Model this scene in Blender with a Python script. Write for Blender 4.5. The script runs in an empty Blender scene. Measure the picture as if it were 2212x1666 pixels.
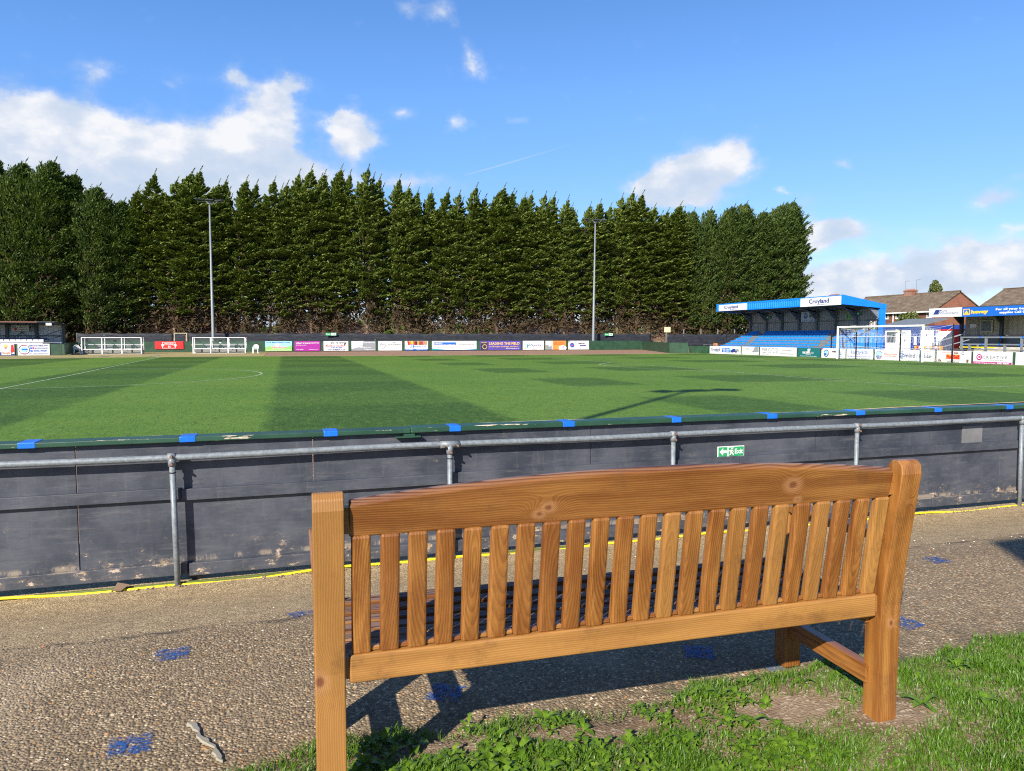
import bpy, math, random
import numpy as np
from math import sin, cos, pi, radians, sqrt, atan2, tan
from mathutils import Vector, Matrix
C = bpy.context.scene.collection
SC = bpy.context.scene
# World axes: x runs along the touchline to the right, y runs across the pitch, z up. The photographer stands at the origin.
# ---------------------------------------------------------------- camera
cam = bpy.data.cameras.new("camera"); co = bpy.data.objects.new("camera", cam); C.objects.link(co)
PITCH = math.atan((833 - 729) / 1550)
co.location = (0, 0, 1.6); co.rotation_euler = (pi / 2 - PITCH, 0, -radians(17.45))
cam.sensor_width = 36; cam.lens = 36 * 1550 / 2212; cam.clip_start = .05; cam.clip_end = 2000
cam.dof.use_dof = True; cam.dof.focus_distance = 14; cam.dof.aperture_fstop = 12
SC.camera = co
# ---------------------------------------------------------------- sun and sky
SUN_EL, SUN_AZ = radians(30.5), radians(225)
w = bpy.data.worlds.new("World"); SC.world = w; w.use_nodes = True
class NT:
    def __init__(s, t): s.t = t
    def n(s, typ, ins=None, **props):
        nd = s.t.nodes.new(typ)
        for k, v in props.items(): setattr(nd, k, v)
        for k, v in (ins or {}).items():
            if isinstance(v, bpy.types.NodeSocket): s.t.links.new(v, nd.inputs[k])
            else:
                if isinstance(v, (tuple, list)) and len(v) == 3 and nd.inputs[k].type == 'RGBA': v = (*v, 1)
                nd.inputs[k].default_value = v
        return nd
    def m(s, op, a, b=0.0, c=0.0, clamp=False):
        return s.n('ShaderNodeMath', {0: a, 1: b, 2: c}, operation=op, use_clamp=clamp).outputs[0]
    def vm(s, op, a, b=(0, 0, 0)):
        o = s.n('ShaderNodeVectorMath', {0: a, 1: b}, operation=op)
        return o.outputs[1] if op in ('DOT_PRODUCT', 'LENGTH', 'DISTANCE') else o.outputs[0]
    def noise(s, vec, scale, detail=3, rough=.55, dist=0, out=0):
        nd = s.n('ShaderNodeTexNoise', {'Scale': scale, 'Detail': detail, 'Roughness': rough, 'Distortion': dist})
        if vec is not None: s.t.links.new(vec, nd.inputs['Vector'])
        return nd.outputs[out]
    def map(s, v, a, b, c=0., d=1., clamp=True, smooth=True):
        return s.n('ShaderNodeMapRange', {0: v, 1: a, 2: b, 3: c, 4: d}, clamp=clamp,
                   interpolation_type='SMOOTHSTEP' if smooth else 'LINEAR').outputs[0]
    def mix(s, f, a, b, bt='MIX'):
        nd = s.n('ShaderNodeMix', data_type='RGBA', blend_type=bt)
        for i, v in ((0, f), (6, a), (7, b)):
            if isinstance(v, bpy.types.NodeSocket): s.t.links.new(v, nd.inputs[i])
            else: nd.inputs[i].default_value = v if i == 0 else ((*v, 1) if len(v) == 3 else v)
        return nd.outputs[2]
    def ramp(s, f, stops, mode='LINEAR'):
        nd = s.n('ShaderNodeValToRGB', {0: f}); cr = nd.color_ramp; cr.interpolation = mode
        while len(cr.elements) < len(stops): cr.elements.new(.5)
        for e, (p, c) in zip(cr.elements, stops): e.position = p; e.color = (*c, 1) if len(c) == 3 else c
        return nd.outputs[0]
    def xyz(s, v):
        o = s.n('ShaderNodeSeparateXYZ', {0: v}).outputs; return o[0], o[1], o[2]
    def comb(s, x, y, z): return s.n('ShaderNodeCombineXYZ', {0: x, 1: y, 2: z}).outputs[0]
    def scale(s, v, f): return s.vm('MULTIPLY', v, f)
wt = NT(w.node_tree); w.node_tree.nodes.clear()
sky = wt.n('ShaderNodeTexSky', sky_type='NISHITA', sun_disc=False, sun_elevation=SUN_EL, sun_rotation=SUN_AZ,
           altitude=60, air_density=1.0, dust_density=.35, ozone_density=2.2)
skyc = wt.mix(.6, wt.n('ShaderNodeHueSaturation', {'Saturation': 1.1, 'Value': 1.0, 'Color': sky.outputs[0]}).outputs[0], (.36, 1.3, 3.75))
skyc = wt.mix(1., skyc, wt.ramp(wt.m('DIVIDE', wt.m('MULTIPLY', wt.m('ARCSINE', wt.xyz(wt.vm('NORMALIZE', wt.n('ShaderNodeTexCoord').outputs['Generated']))[2]), 57.2958), 90.), [(.2, (1, 1, 1)), (.45, (.5, .5, .55)), (1., (.3, .3, .36))]), 'MULTIPLY')
dirv = wt.vm('NORMALIZE', wt.n('ShaderNodeTexCoord').outputs['Generated'])
dx, dy, dz = wt.xyz(dirv)
az = wt.m('MULTIPLY', wt.m('ARCTAN2', dx, dy), 57.2958); el = wt.m('MULTIPLY', wt.m('ARCSINE', dz), 57.2958)
ae = wt.comb(az, el, 0)
wob = wt.vm('SUBTRACT', wt.noise(ae, .45, 5, .6, 0, 1), (.5, .5, .5))
aw = wt.vm('ADD', ae, wt.vm('MULTIPLY', wob, (2.6, 1.7, 0)))
CLOUDS = [(-16.07, 11.29, 11.09, 3.51, 1.1), (-10.98, 12.79, 4.44, 1.85, 0.8), (-8.75, 11.36, 6.28, 2.22, 1.0), (-1.3, 14.5, 2.3, 2.6, 1.2), (-0.23, 17.1, 1.66, 1.48, 0.7), (-4.17, 12.71, 3.33, 1.85, 0.9), (2.3, 11.9, 3.5, 1.1, 0.75), (-15.96, 14.26, 2.22, 1.48, 0.5), (10.0, 11.84, 4.44, 0.81, 0.5), (5.29, 15.14, 1.92, 1.66, 1.1), (4.1, 15.96, 1.11, 0.81, 0.6), (-11.79, 17.43, 1.55, 0.67, 0.5), (-7.38, 17.42, 0.81, 0.52, 0.45), (-3.09, 18.12, 1.48, 0.52, 0.5), (1.12, 18.29, 1.18, 0.59, 0.5), (14.36, 20.38, 0.96, 1.11, 0.6), (13.37, 16.15, 0.96, 0.67, 0.6), (9.16, 16.7, 1.04, 0.52, 0.45), (17.59, 16.51, 1.11, 0.33, 0.4), (9.42, 23.69, 1.04, 0.96, 0.45), (12.06, 23.8, 1.26, 0.96, 0.5), (30.79, 12.19, 2.77, 1.55, 1.1), (33.82, 13.1, 2.22, 1.33, 1.1), (28.37, 11.56, 2.03, 0.74, 0.9), (31.16, 10.44, 4.07, 0.74, 0.7), (41.61, 7.73, 2.14, 0.74, 1.1), (39.79, 7.02, 1.48, 0.81, 0.8), (45.82, 4.3, 7.76, 2.3, 0.66), (51.41, 4.8, 4.5, 2.3, 0.62), (40.9, 3.6, 3.6, 1.7, 0.62), (39.43, 8.84, 1.48, 1.04, 0.45), (51.01, 9.12, 1.55, 0.74, 0.55), (37.8, 10.67, 0.96, 0.26, 0.5), (41.79, 12.0, 0.89, 0.37, 0.45), (52.33, 7.1, 1.29, 0.37, 0.4), (52.2, 10.28, 0.96, 0.33, 0.4),
          (150, 14, 30, 6, .8), (-110, 12, 22, 5, .9)]
acc = None; bot = None
for (ca, ce, ra, re, st) in CLOUDS:
    q = wt.vm('MULTIPLY', wt.vm('SUBTRACT', aw, (ca, ce, 0)), (1 / ra, 1 / re, 0))
    g = wt.m('MULTIPLY', wt.m('EXPONENT', wt.m('MULTIPLY', wt.vm('DOT_PRODUCT', q, q), -1.0)), st)
    acc = g if acc is None else wt.m('ADD', acc, g)
    if st > .75:
        gb = wt.m('MULTIPLY', g, wt.xyz(q)[1]); bot = gb if bot is None else wt.m('ADD', bot, gb)
fb = wt.noise(wt.vm('MULTIPLY', ae, (1, 1.5, 1)), .42, 7, .56)
fld = wt.m('ADD', acc, wt.m('MULTIPLY', wt.m('SUBTRACT', fb, .5), 1.05))
cov = wt.m('MAXIMUM', wt.map(fld, .27, .76), wt.map(fld, .1, .8, 0, .55))
fb2 = wt.noise(wt.vm('ADD', wt.vm('MULTIPLY', ae, (1, 1.6, 1)), (-.9, 1.1, 4.)), .34, 5, .52)
lit = wt.m('ADD', wt.m('MULTIPLY', bot, .38), wt.m('ADD', wt.m('MULTIPLY', wt.m('SUBTRACT', fb2, .5), 2.8), .48))
ccol = wt.ramp(lit, [(0., (2.4, 2.85, 3.5)), (.5, (2.85, 3.15, 3.65)), (1., (3.95, 3.95, 4.0))])
# aircraft trail: a thin line between two directions of the sky
A0 = Vector((13.60, 12.43, 0)); A1 = Vector((23.72, 15.15, 0)); AL = (A1 - A0).length; AD = (A1 - A0) / AL
rel = wt.vm('SUBTRACT', ae, tuple(A0)); al_ = wt.vm('DOT_PRODUCT', rel, tuple(AD))
pe_ = wt.m('ABSOLUTE', wt.vm('DOT_PRODUCT', rel, (-AD.y, AD.x, 0)))
tr = wt.m('MULTIPLY', wt.map(pe_, .03, .085, 1, 0), wt.m('MULTIPLY', wt.map(al_, 0, .3), wt.map(al_, AL * .2, AL, .2, 0)))
low = wt.map(el, -2, 9, .2, 0)      # thin veil of cloud lying over the horizon
allc = wt.m('MAXIMUM', wt.m('MULTIPLY', cov, .95), wt.m('MAXIMUM', tr, low))
final = wt.mix(allc, skyc, ccol)
bg = wt.n('ShaderNodeBackground', {'Color': final, 'Strength': .14})
wt.n('ShaderNodeOutputWorld', {'Surface': bg.outputs[0]})
w.cycles.sampling_method = 'MANUAL'; w.cycles.sample_map_resolution = 512
sun = bpy.data.lights.new("sun", 'SUN'); so = bpy.data.objects.new("sun", sun); C.objects.link(so)
sun.energy = 5; sun.angle = radians(.53); sun.color = (1, .93, .82)
sd = Vector((sin(SUN_AZ) * cos(SUN_EL), cos(SUN_AZ) * cos(SUN_EL), sin(SUN_EL)))
so.rotation_euler = sd.to_track_quat('Z', 'Y').to_euler(); so.location = (-20, -20, 30)
SC.view_settings.view_transform = 'Standard'; SC.view_settings.look = 'None'
SC.view_settings.exposure = .8; SC.view_settings.gamma = 1
SC.cycles.filter_width = 1.1; SC.cycles.use_denoising = False
SC.cycles.max_bounces = 6; SC.cycles.diffuse_bounces = 3; SC.cycles.glossy_bounces = 2; SC.cycles.transparent_max_bounces = 12
SC.cycles.transmission_bounces = 4; SC.cycles.caustics_reflective = False; SC.cycles.caustics_refractive = False
# ---------------------------------------------------------------- helpers
rnd = random.Random(7)
def tag(o, label=None, cat=None, group=None, kind=None):
    if label: o['label'] = label
    if cat: o['category'] = cat
    if group: o['group'] = group
    if kind: o['kind'] = kind
    return o
def empty(name, loc=(0, 0, 0), rz=0, label=None, cat=None, group=None):
    o = bpy.data.objects.new(name, None); C.objects.link(o); o.location = loc; o.rotation_euler = (0, 0, rz)
    o.empty_display_size = .1
    return tag(o, label, cat, group)
def copy_tree(o, parent=None):
    c = o.copy(); C.objects.link(c); c.parent = parent
    for ch in list(o.children): copy_tree(ch, c)
    return c
class MB:
    def __init__(s): s.v = []; s.f = []; s.mi = []; s.k = 0
    def add(s, vs, fs):
        b = len(s.v); s.v += [tuple(v) for v in vs]
        for f in fs: s.f.append(tuple(i + b for i in f)); s.mi.append(s.k)
        return s
    def box(s, x0, x1, y0, y1, z0, z1):
        return s.add([(x0, y0, z0), (x1, y0, z0), (x1, y1, z0), (x0, y1, z0), (x0, y0, z1), (x1, y0, z1), (x1, y1, z1), (x0, y1, z1)],
                     [(0, 3, 2, 1), (4, 5, 6, 7), (0, 1, 5, 4), (1, 2, 6, 5), (2, 3, 7, 6), (3, 0, 4, 7)])
    def bar(s, a, b, w, h, up=(0, 0, 1)):
        a = Vector(a); b = Vector(b); d = (b - a).normalized(); u = Vector(up)
        r = d.cross(u)
        if r.length < 1e-4: r = d.cross(Vector((1, 0, 0)))
        r.normalize(); u = r.cross(d); r *= w / 2; u *= h / 2
        vs = [p + i * r + j * u for p in (a, b) for i, j in ((-1, -1), (1, -1), (1, 1), (-1, 1))]
        return s.add(vs, [(0, 1, 2, 3), (7, 6, 5, 4), (0, 4, 5, 1), (1, 5, 6, 2), (2, 6, 7, 3), (3, 7, 4, 0)])
    def tube(s, pts, rad, n=8, cap=True):
        pts = [Vector(p) for p in pts]
        if not isinstance(rad, (list, tuple)): rad = [rad] * len(pts)
        b = []
        ref = Vector((0, 0, 1)) if abs((pts[-1] - pts[0]).normalized().z) < .9 else Vector((1, 0, 0))
        for i, p in enumerate(pts):
            d = (pts[min(i + 1, len(pts) - 1)] - pts[max(i - 1, 0)]).normalized()
            x = d.cross(ref).normalized(); y = x.cross(d)
            for k in range(n):
                a = 2 * pi * k / n; b.append(p + (x * cos(a) + y * sin(a)) * rad[i])
        fs = [(i * n + k, i * n + (k + 1) % n, (i + 1) * n + (k + 1) % n, (i + 1) * n + k) for i in range(len(pts) - 1) for k in range(n)]
        if cap: fs += [tuple(range(n - 1, -1, -1)), tuple((len(pts) - 1) * n + k for k in range(n))]
        return s.add(b, fs)
    def prism(s, poly, y0, y1):      # poly in xz, pushed along y
        n = len(poly)
        vs = [(x, y0, z) for x, z in poly] + [(x, y1, z) for x, z in poly]
        fs = [tuple(range(n)), tuple(range(2 * n - 1, n - 1, -1))] + [(i, i + n, (i + 1) % n + n, (i + 1) % n) for i in range(n)]
        return s.add(vs, fs)
    def prismx(s, poly, x0, x1):     # poly in yz, pushed along x
        n = len(poly)
        vs = [(x0, y, z) for y, z in poly] + [(x1, y, z) for y, z in poly]
        fs = [tuple(range(n - 1, -1, -1)), tuple(range(n, 2 * n))] + [((i + 1) % n, (i + 1) % n + n, i + n, i) for i in range(n)]
        return s.add(vs, fs)
    def corr(s, x0, x1, z0, z1, y=0, pitch=.25, dep=.035, th=.01):   # trapezoid sheeting in the xz plane, closed thickness
        xs = []; x = x0; i = 0
        prof = ((0, 0), (.35, 0), (.5, 1), (.85, 1))
        while x < x1 - 1e-6:
            for fx, fd in prof:
                px = x + fx * pitch
                if px < x1: xs.append((px, y - fd * dep))
            x += pitch
        xs.append((x1, y))
        n = len(xs); vs = []
        for z in (z0, z1): vs += [(px, py, z) for px, py in xs]
        for z in (z0, z1): vs += [(px, py + th, z) for px, py in xs]
        fs = []
        for i in range(n - 1):
            fs += [(i, i + 1, n + i + 1, n + i), (2 * n + i, 3 * n + i, 3 * n + i + 1, 2 * n + i + 1), (i, 2 * n + i, 2 * n + i + 1, i + 1), (n + i, n + i + 1, 3 * n + i + 1, 3 * n + i)]
        fs += [(0, n, 3 * n, 2 * n), (n - 1, 3 * n - 1, 4 * n - 1, 2 * n - 1)]
        return s.add(vs, fs)
    def xf(s, M, start=0):
        for i in range(start, len(s.v)): s.v[i] = tuple(M @ Vector(s.v[i]))
        return s
    def build(s, name, mat, parent=None, smooth=False, bevel=0, seg=2):
        me = bpy.data.meshes.new(name); me.from_pydata(s.v, [], s.f)
        for m_ in (mat if isinstance(mat, (list, tuple)) else [mat]): me.materials.append(m_)
        if any(s.mi): me.polygons.foreach_set('material_index', s.mi)
        if smooth: me.polygons.foreach_set('use_smooth', [True] * len(s.f))
        me.update()
        o = bpy.data.objects.new(name, me); C.objects.link(o); o.parent = parent
        if bevel:
            b = o.modifiers.new('bevel', 'BEVEL'); b.width = bevel; b.segments = seg; b.limit_method = 'ANGLE'; b.angle_limit = radians(40)
        return o
# ---------------------------------------------------------------- materials
def newmat(name):
    m = bpy.data.materials.new(name); m.use_nodes = True; m.node_tree.nodes.clear(); return m, NT(m.node_tree)
def out(t, col, rough=.6, metal=0., spec=.5, bump=None, bs=.3, bd=.02, extra=None):
    ins = {'Base Color': col, 'Roughness': rough, 'Metallic': metal, 'Specular IOR Level': spec}
    if bump is not None: ins['Normal'] = t.n('ShaderNodeBump', {'Height': bump, 'Strength': bs, 'Distance': bd}).outputs[0]
    if extra: ins.update(extra)
    p = t.n('ShaderNodeBsdfPrincipled', ins); t.n('ShaderNodeOutputMaterial', {'Surface': p.outputs[0]}); return p
def obj_co(t): return t.n('ShaderNodeTexCoord').outputs['Object']
def plain(name, col, rough=.55, metal=0., var=.12, scale=3., spec=.5, dirt=0., bs=.05):
    m, t = newmat(name); P = obj_co(t)
    n1 = t.noise(P, scale, 6, .65)
    c = t.mix(t.map(n1, .3, .7), tuple(x * (1 - var) for x in col), tuple(min(1, x * (1 + var)) for x in col))
    if dirt:
        d = t.map(t.noise(t.vm('MULTIPLY', P, (1, 1, .25)), scale * 2.3, 7, .7), .5, .75, 0, dirt)
        c = t.mix(d, c, (.09, .075, .055))
    out(t, c, t.map(n1, .2, .8, max(.05, rough - .1), min(1, rough + .1)), metal, spec, n1, bs)
    return m
M = {}
M['galv'] = plain('galvanised_steel', (.185, .21, .23), .5, .1, .22, 40, dirt=.25)
M['galv_dull'] = plain('dull_steel', (.2, .22, .23), .6, .3, .2, 5, dirt=.2)
M['white'] = plain('white_paint', (.8, .8, .8), .45, 0, .05, 4, dirt=.12)
M['white_banner'] = plain('white_banner', (.66, .66, .66), .5, 0, .04, 1.5, dirt=.05)
M['black'] = plain('black_paint', (.015, .015, .018), .45, 0, .3, 6)
M['dark_steel'] = plain('dark_steel', (.05, .06, .07), .5, .2, .2, 4)
M['green_board'] = plain('green_board_paint', (.018, .06, .03), .55, 0, .25, 1.1, dirt=.35)
M['blue'] = plain('blue_paint', (.006, .2, .72), .4, 0, .08, 1.5)
M['blue_seat'] = plain('blue_plastic', (.008, .22, .76), .35, 0, .08, 2)
M['blue_dark'] = plain('dark_blue_paint', (.012, .05, .27), .45, 0, .12, 2, dirt=.15)
M['tape'] = plain('blue_tape', (.01, .14, .62), .35, 0, .1, 8)
M['yellow'] = plain('yellow_plastic', (.8, .66, .02), .4, 0, .1, 6, dirt=.25)
M['orange'] = plain('orange_plastic', (.8, .32, .02), .4, 0, .1, 6)
M['red'] = plain('red_paint', (.5, .02, .02), .45, 0, .1, 3, dirt=.1)
M['redroof'] = plain('red_roof', (.3, .06, .04), .7, 0, .25, 3, dirt=.3)
M['grey_sheet'] = plain('grey_sheeting', (.36, .35, .33), .5, .1, .12, 1.2, dirt=.2)
M['pale_sheet'] = plain('pale_sheeting', (.55, .57, .6), .5, .1, .12, 1.2, dirt=.2)
M['beige_sheet'] = plain('beige_sheeting', (.42, .39, .31), .55, 0, .12, 1.2, dirt=.2)
M['grey_panel'] = plain('grey_panel', (.16, .19, .2), .55, 0, .12, 1.2, dirt=.2)
M['concrete'] = plain('concrete', (.42, .4, .35), .85, 0, .2, 2.5, dirt=.35, bs=.2)
M['seat_grey'] = plain('grey_plastic', (.5, .5, .52), .4, 0, .12, 3)
M['seat_dark'] = plain('dark_blue_plastic', (.03, .05, .09), .5, 0, .2, 3)
M['dead'] = plain('dead_twigs', (.2, .135, .085), .85, 0, .45, 1.2, spec=.2)
M['bark'] = plain('bark', (.2, .14, .1), .9, 0, .35, 6, spec=.2, bs=.5)
M['lamp_glass'] = plain('lamp_glass', (.5, .52, .5), .2, 0, .1, 3)
def flat(name, col, rough=.5):
    if name not in M: M[name] = plain(name, col, rough, 0, .05, 2.)
    return M[name]
def glassy(name, col, alpha, rough=.1):
    m, t = newmat(name); out(t, col, rough, 0, .5, extra={'Alpha': alpha}); return m
M['perspex'] = glassy('clear_plastic_sheet', (.16, .22, .2), .18)
M['window'] = plain('window_glass', (.04, .05, .06), .08, 0, .2, .7)
def wood(name, axis, knots=(), dark_top=False, tone=1.0, coat=.35, ro=.42):
    """pine: growth rings round a pith line that runs along AXIS, wandering with the length"""
    m, t = newmat(name); P = obj_co(t); ri = t.n('ShaderNodeObjectInfo').outputs['Random']
    x, y, z = t.xyz(P); L, a, b = {'x': (x, y, z), 'y': (y, x, z), 'z': (z, x, y)}[axis]
    seed = t.m('MULTIPLY', ri, 37.)
    q = t.comb(t.m('ADD', t.m('MULTIPLY', L, 1.3), seed), t.m('MULTIPLY', a, 5.), t.m('MULTIPLY', b, 5.))
    wv = t.vm('SUBTRACT', t.noise(q, 1.5, 3, .5, 0, 1), (.5, .5, .5)); wx, wy, wz = t.xyz(wv)
    px = t.m('ADD', t.m('ADD', a, t.m('MULTIPLY', t.m('SUBTRACT', ri, .5), .09)), t.m('MULTIPLY', wx, .034))
    py = t.m('ADD', t.m('ADD', b, t.m('ADD', t.m('MULTIPLY', t.m('FRACT', t.m('MULTIPLY', ri, 7.3)), .05), .035)), t.m('MULTIPLY', wy, .034))
    r = t.m('SQRT', t.m('ADD', t.m('MULTIPLY', px, px), t.m('MULTIPLY', py, py)))
    kd = None
    for (kx, ky, kz, kr) in knots:
        d = t.vm('LENGTH', t.vm('MULTIPLY', t.vm('SUBTRACT', P, (kx, ky, kz)), (.75 if axis == 'x' else 1, 0.3, .75 if axis == 'z' else 1)))
        e = t.m('EXPONENT', t.m('MULTIPLY', t.m('POWER', t.m('DIVIDE', d, kr * 3.2), 2.), -1.))
        r = t.m('ADD', r, t.m('MULTIPLY', e, .034)); kd = t.m('DIVIDE', d, kr) if kd is None else t.m('MINIMUM', kd, t.m('DIVIDE', d, kr))
    f = t.m('FRACT', t.m('ADD', t.m('MULTIPLY', r, 150.), t.m('MULTIPLY', wz, .8)))
    ring = t.m('MULTIPLY', t.map(f, .15, .82), t.map(f, .86, 1., 1, 0))
    big = t.noise(t.comb(t.m('ADD', t.m('MULTIPLY', L, 2.), seed), t.m('MULTIPLY', a, 14.), t.m('MULTIPLY', b, 14.)), 1.1, 4, .6)
    fib = t.noise(t.comb(t.m('MULTIPLY', L, 9.), t.m('MULTIPLY', a, 420.), t.m('MULTIPLY', b, 420.)), 1., 4, .65)
    c0 = t.mix(t.map(big, .3, .7), (.235 * tone, .085 * tone, .014 * tone), (.39 * tone, .172 * tone, .037 * tone))
    c1 = t.mix(t.map(big, .3, .7), (.085 * tone, .024 * tone, .005 * tone), (.17 * tone, .055 * tone, .011 * tone))
    c = t.mix(t.m('MULTIPLY', ring, t.map(big, .25, .75, .8, .28)), c0, c1)
    stk = t.noise(t.comb(t.m('ADD', t.m('MULTIPLY', L, 1.6), seed), t.m('MULTIPLY', a, 45.), t.m('MULTIPLY', b, 45.)), 1., 3, .6)
    c = t.mix(t.map(stk, .45, .72, 0, .6), c, (.16 * tone, .048 * tone, .008 * tone)); c = t.mix(t.map(stk, .42, .25, 0, .35), c, (.45 * tone, .23 * tone, .07 * tone))
    c = t.mix(t.map(fib, .35, .75, 0, .3), c, (.11 * tone, .038 * tone, .009 * tone))
    c = t.mix(t.map(t.m('FRACT', t.m('MULTIPLY', ri, 13.7)), 0, 1, 0, .55), c, (.15, .045, .008)); c = t.mix(t.map(t.m('FRACT', t.m('MULTIPLY', ri, 5.1)), .4, 1, 0, .4), c, (.46, .25, .07))
    st = t.noise(t.vm('MULTIPLY', P, (1, 1, 1)), 9., 5, .7)
    c = t.mix(t.map(st, .52, .75, 0, .45), c, (.1, .042, .016))
    if kd is not None:
        c = t.mix(t.map(kd, 1.1, 2.6, .45, 0), c, (.4, .2, .09)); c = t.mix(t.map(kd, .4, 1.1, .8, 0), c, (.11, .03, .012))
    nz = t.xyz(t.n('ShaderNodeNewGeometry').outputs['Normal'])[2]
    if dark_top:   # weathered, open-grained top faces
        tf = t.m('MULTIPLY', t.map(nz, .55, .95), .8)
        c = t.mix(tf, c, t.mix(ring, (.22, .14, .11), (.035, .014, .013)))
    h = t.m('ADD', t.m('MULTIPLY', ring, .55), t.m('MULTIPLY', fib, .7))
    out(t, c, t.map(big, .2, .8, ro, ro + .16), 0, .45, h, .3, .0025, extra={'Coat Weight': coat, 'Coat Roughness': .22})
    return m
M['wood_x'] = wood('pine_rail', 'x'); M['wood_z'] = wood('pine_slat', 'z'); M['wood_y'] = wood('pine_arm', 'y')
M['wood_seat'] = wood('pine_seat', 'x', dark_top=True, tone=.75, coat=0., ro=.65)
M['wood_top'] = wood('pine_top_rail', 'x', knots=((-.31, -.08, .835, .01), (-.335, -.08, .818, .009), (.475, -.085, .855, .014), (.5, -.08, .806, .007)), dark_top=True, tone=.9)
M['wood_postl'] = wood('pine_post_knotty', 'z', knots=((-.925, -.03, .405, .014),))
M['wood_postr'] = wood('pine_post', 'z', knots=((.9, -.05, .78, .006), (.9, -.03, .36, .008)))
# pitch grass --------------------------------------------------------------
def grass_col(t, P, dark, light, fine=55.):
    n1 = t.noise(P, .35, 4, .6); n2 = t.noise(t.vm('MULTIPLY', P, (1, .55, 1)), fine, 4, .75); n3 = t.noise(P, 7., 5, .7)
    return n1, n2, n3
m, t = newmat('pitch_grass'); M['pitch'] = m
P = obj_co(t); px, py, pz = t.xyz(P)
wx_ = t.m('ADD', px, t.m('MULTIPLY', t.m('SUBTRACT', t.noise(P, .9, 3), .5), .5)); wy_ = t.m('ADD', py, t.m('MULTIPLY', t.m('SUBTRACT', t.noise(P, .8, 3), .5), .6))
def bands(t, v, spans, e=.22):
    r = None
    for a, b in spans:
        k = t.m('MULTIPLY', t.map(v, a - e, a + e), t.map(v, b - e, b + e, 1, 0)); r = k if r is None else t.m('ADD', r, k)
    return r
S1 = bands(t, wx_, [(-60, -14.2), (-9.5, -4.9), (-.4, 4.25)])
S2 = bands(t, wx_, [(8.9, 11.7), (15.2, 20), (25, 30.2), (35, 40)])
T = bands(t, wy_, [(4, 8.4), (12.8, 17.2), (21.8, 26.3), (31, 35.6), (40, 44.4), (48.6, 53), (57.4, 62)], .55)
dk = t.m('ADD', t.m('MULTIPLY', S1, t.m('ADD', .66, t.m('MULTIPLY', T, .28))), t.m('MULTIPLY', t.m('MULTIPLY', S2, T), .8), clamp=True)
dk = t.m('MAXIMUM', dk, t.m('MULTIPLY', T, .07))
dfine = t.map(t.noise(P, 1.6, 5, .7), .3, .7, -.1, .1); dk = t.m('ADD', dk, dfine, clamp=True)
g1 = t.noise(t.vm('MULTIPLY', P, (1, .17, 1)), 30., 5, .85); g2 = t.noise(P, 9., 5, .7); g3 = t.noise(P, .25, 4, .6)
cl = t.mix(t.map(g3, .35, .65), (.092, .19, .016), (.115, .212, .022)); cd = t.mix(t.map(g3, .35, .65), (.03, .085, .004), (.038, .094, .006))
g4 = t.noise(t.vm('MULTIPLY', P, (1, .2, 1)), 7., 6, .9)
c = t.mix(dk, cl, cd)
c = t.mix(t.map(g1, .34, .5, .7, 0), c, (.014, .035, .004)); c = t.mix(t.map(g1, .5, .68, 0, .5), c, (.19, .24, .06)); c = t.mix(t.map(g4, .33, .5, .55, 0), c, (.018, .045, .005)); c = t.mix(t.map(g4, .5, .66, 0, .4), c, (.17, .22, .055))
c = t.mix(t.map(g2, .58, .8, 0, .4), c, (.11, .14, .035))
out(t, c, .75, 0, .25, g1, .6, .03)
# worn white line paint over turf
m, t = newmat('line_paint'); M['line'] = m; P = obj_co(t)
k = t.map(t.noise(P, 14., 5, .8), .36, .62, .1, .7)
out(t, t.mix(k, (.07, .15, .02), (.6, .66, .56)), .8, 0, .2)
# gravel track and sandy strip
def granular(name, cols, scale, bs=.5, patch=None, bd=.01, dark=.5):
    m, t = newmat(name); P = obj_co(t)
    v = t.n('ShaderNodeTexVoronoi', {'Vector': t.vm('ADD', P, t.vm('MULTIPLY', t.noise(P, scale * .4, 2, .5, 0, 1), (.4 / scale,) * 3)), 'Scale': scale, 'Randomness': 1.})
    rc = t.xyz(v.outputs['Color'])[0]
    c = t.ramp(rc, cols, 'CONSTANT')
    d = v.outputs['Distance']
    c = t.mix(t.map(d, .35, .75, 0, dark), c, tuple(x * .3 for x in cols[0][1]))
    n = t.noise(P, 1.3, 6, .65)
    if patch: c = t.mix(t.map(n, .42, .66, 0, patch[1]), c, patch[0])
    out(t, c, .9, 0, .25, t.m('SUBTRACT', t.m('MULTIPLY', rc, .4), d), bs, bd); return m
M['gravel'] = granular('gravel', [(0, (.3, .17, .11)), (.4, (.36, .22, .15)), (.75, (.27, .16, .11)), (.9, (.45, .33, .25))], 14, patch=((.33, .22, .13), .5))
M['sandy'] = granular('sandy_ground', [(0, (.42, .32, .15)), (.5, (.36, .29, .12)), (.8, (.46, .37, .2))], 12, patch=((.2, .22, .06), .6))
M['kerb'] = plain('pale_edging', (.55, .42, .24), .85, 0, .2, 1.5, dirt=.2)
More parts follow.
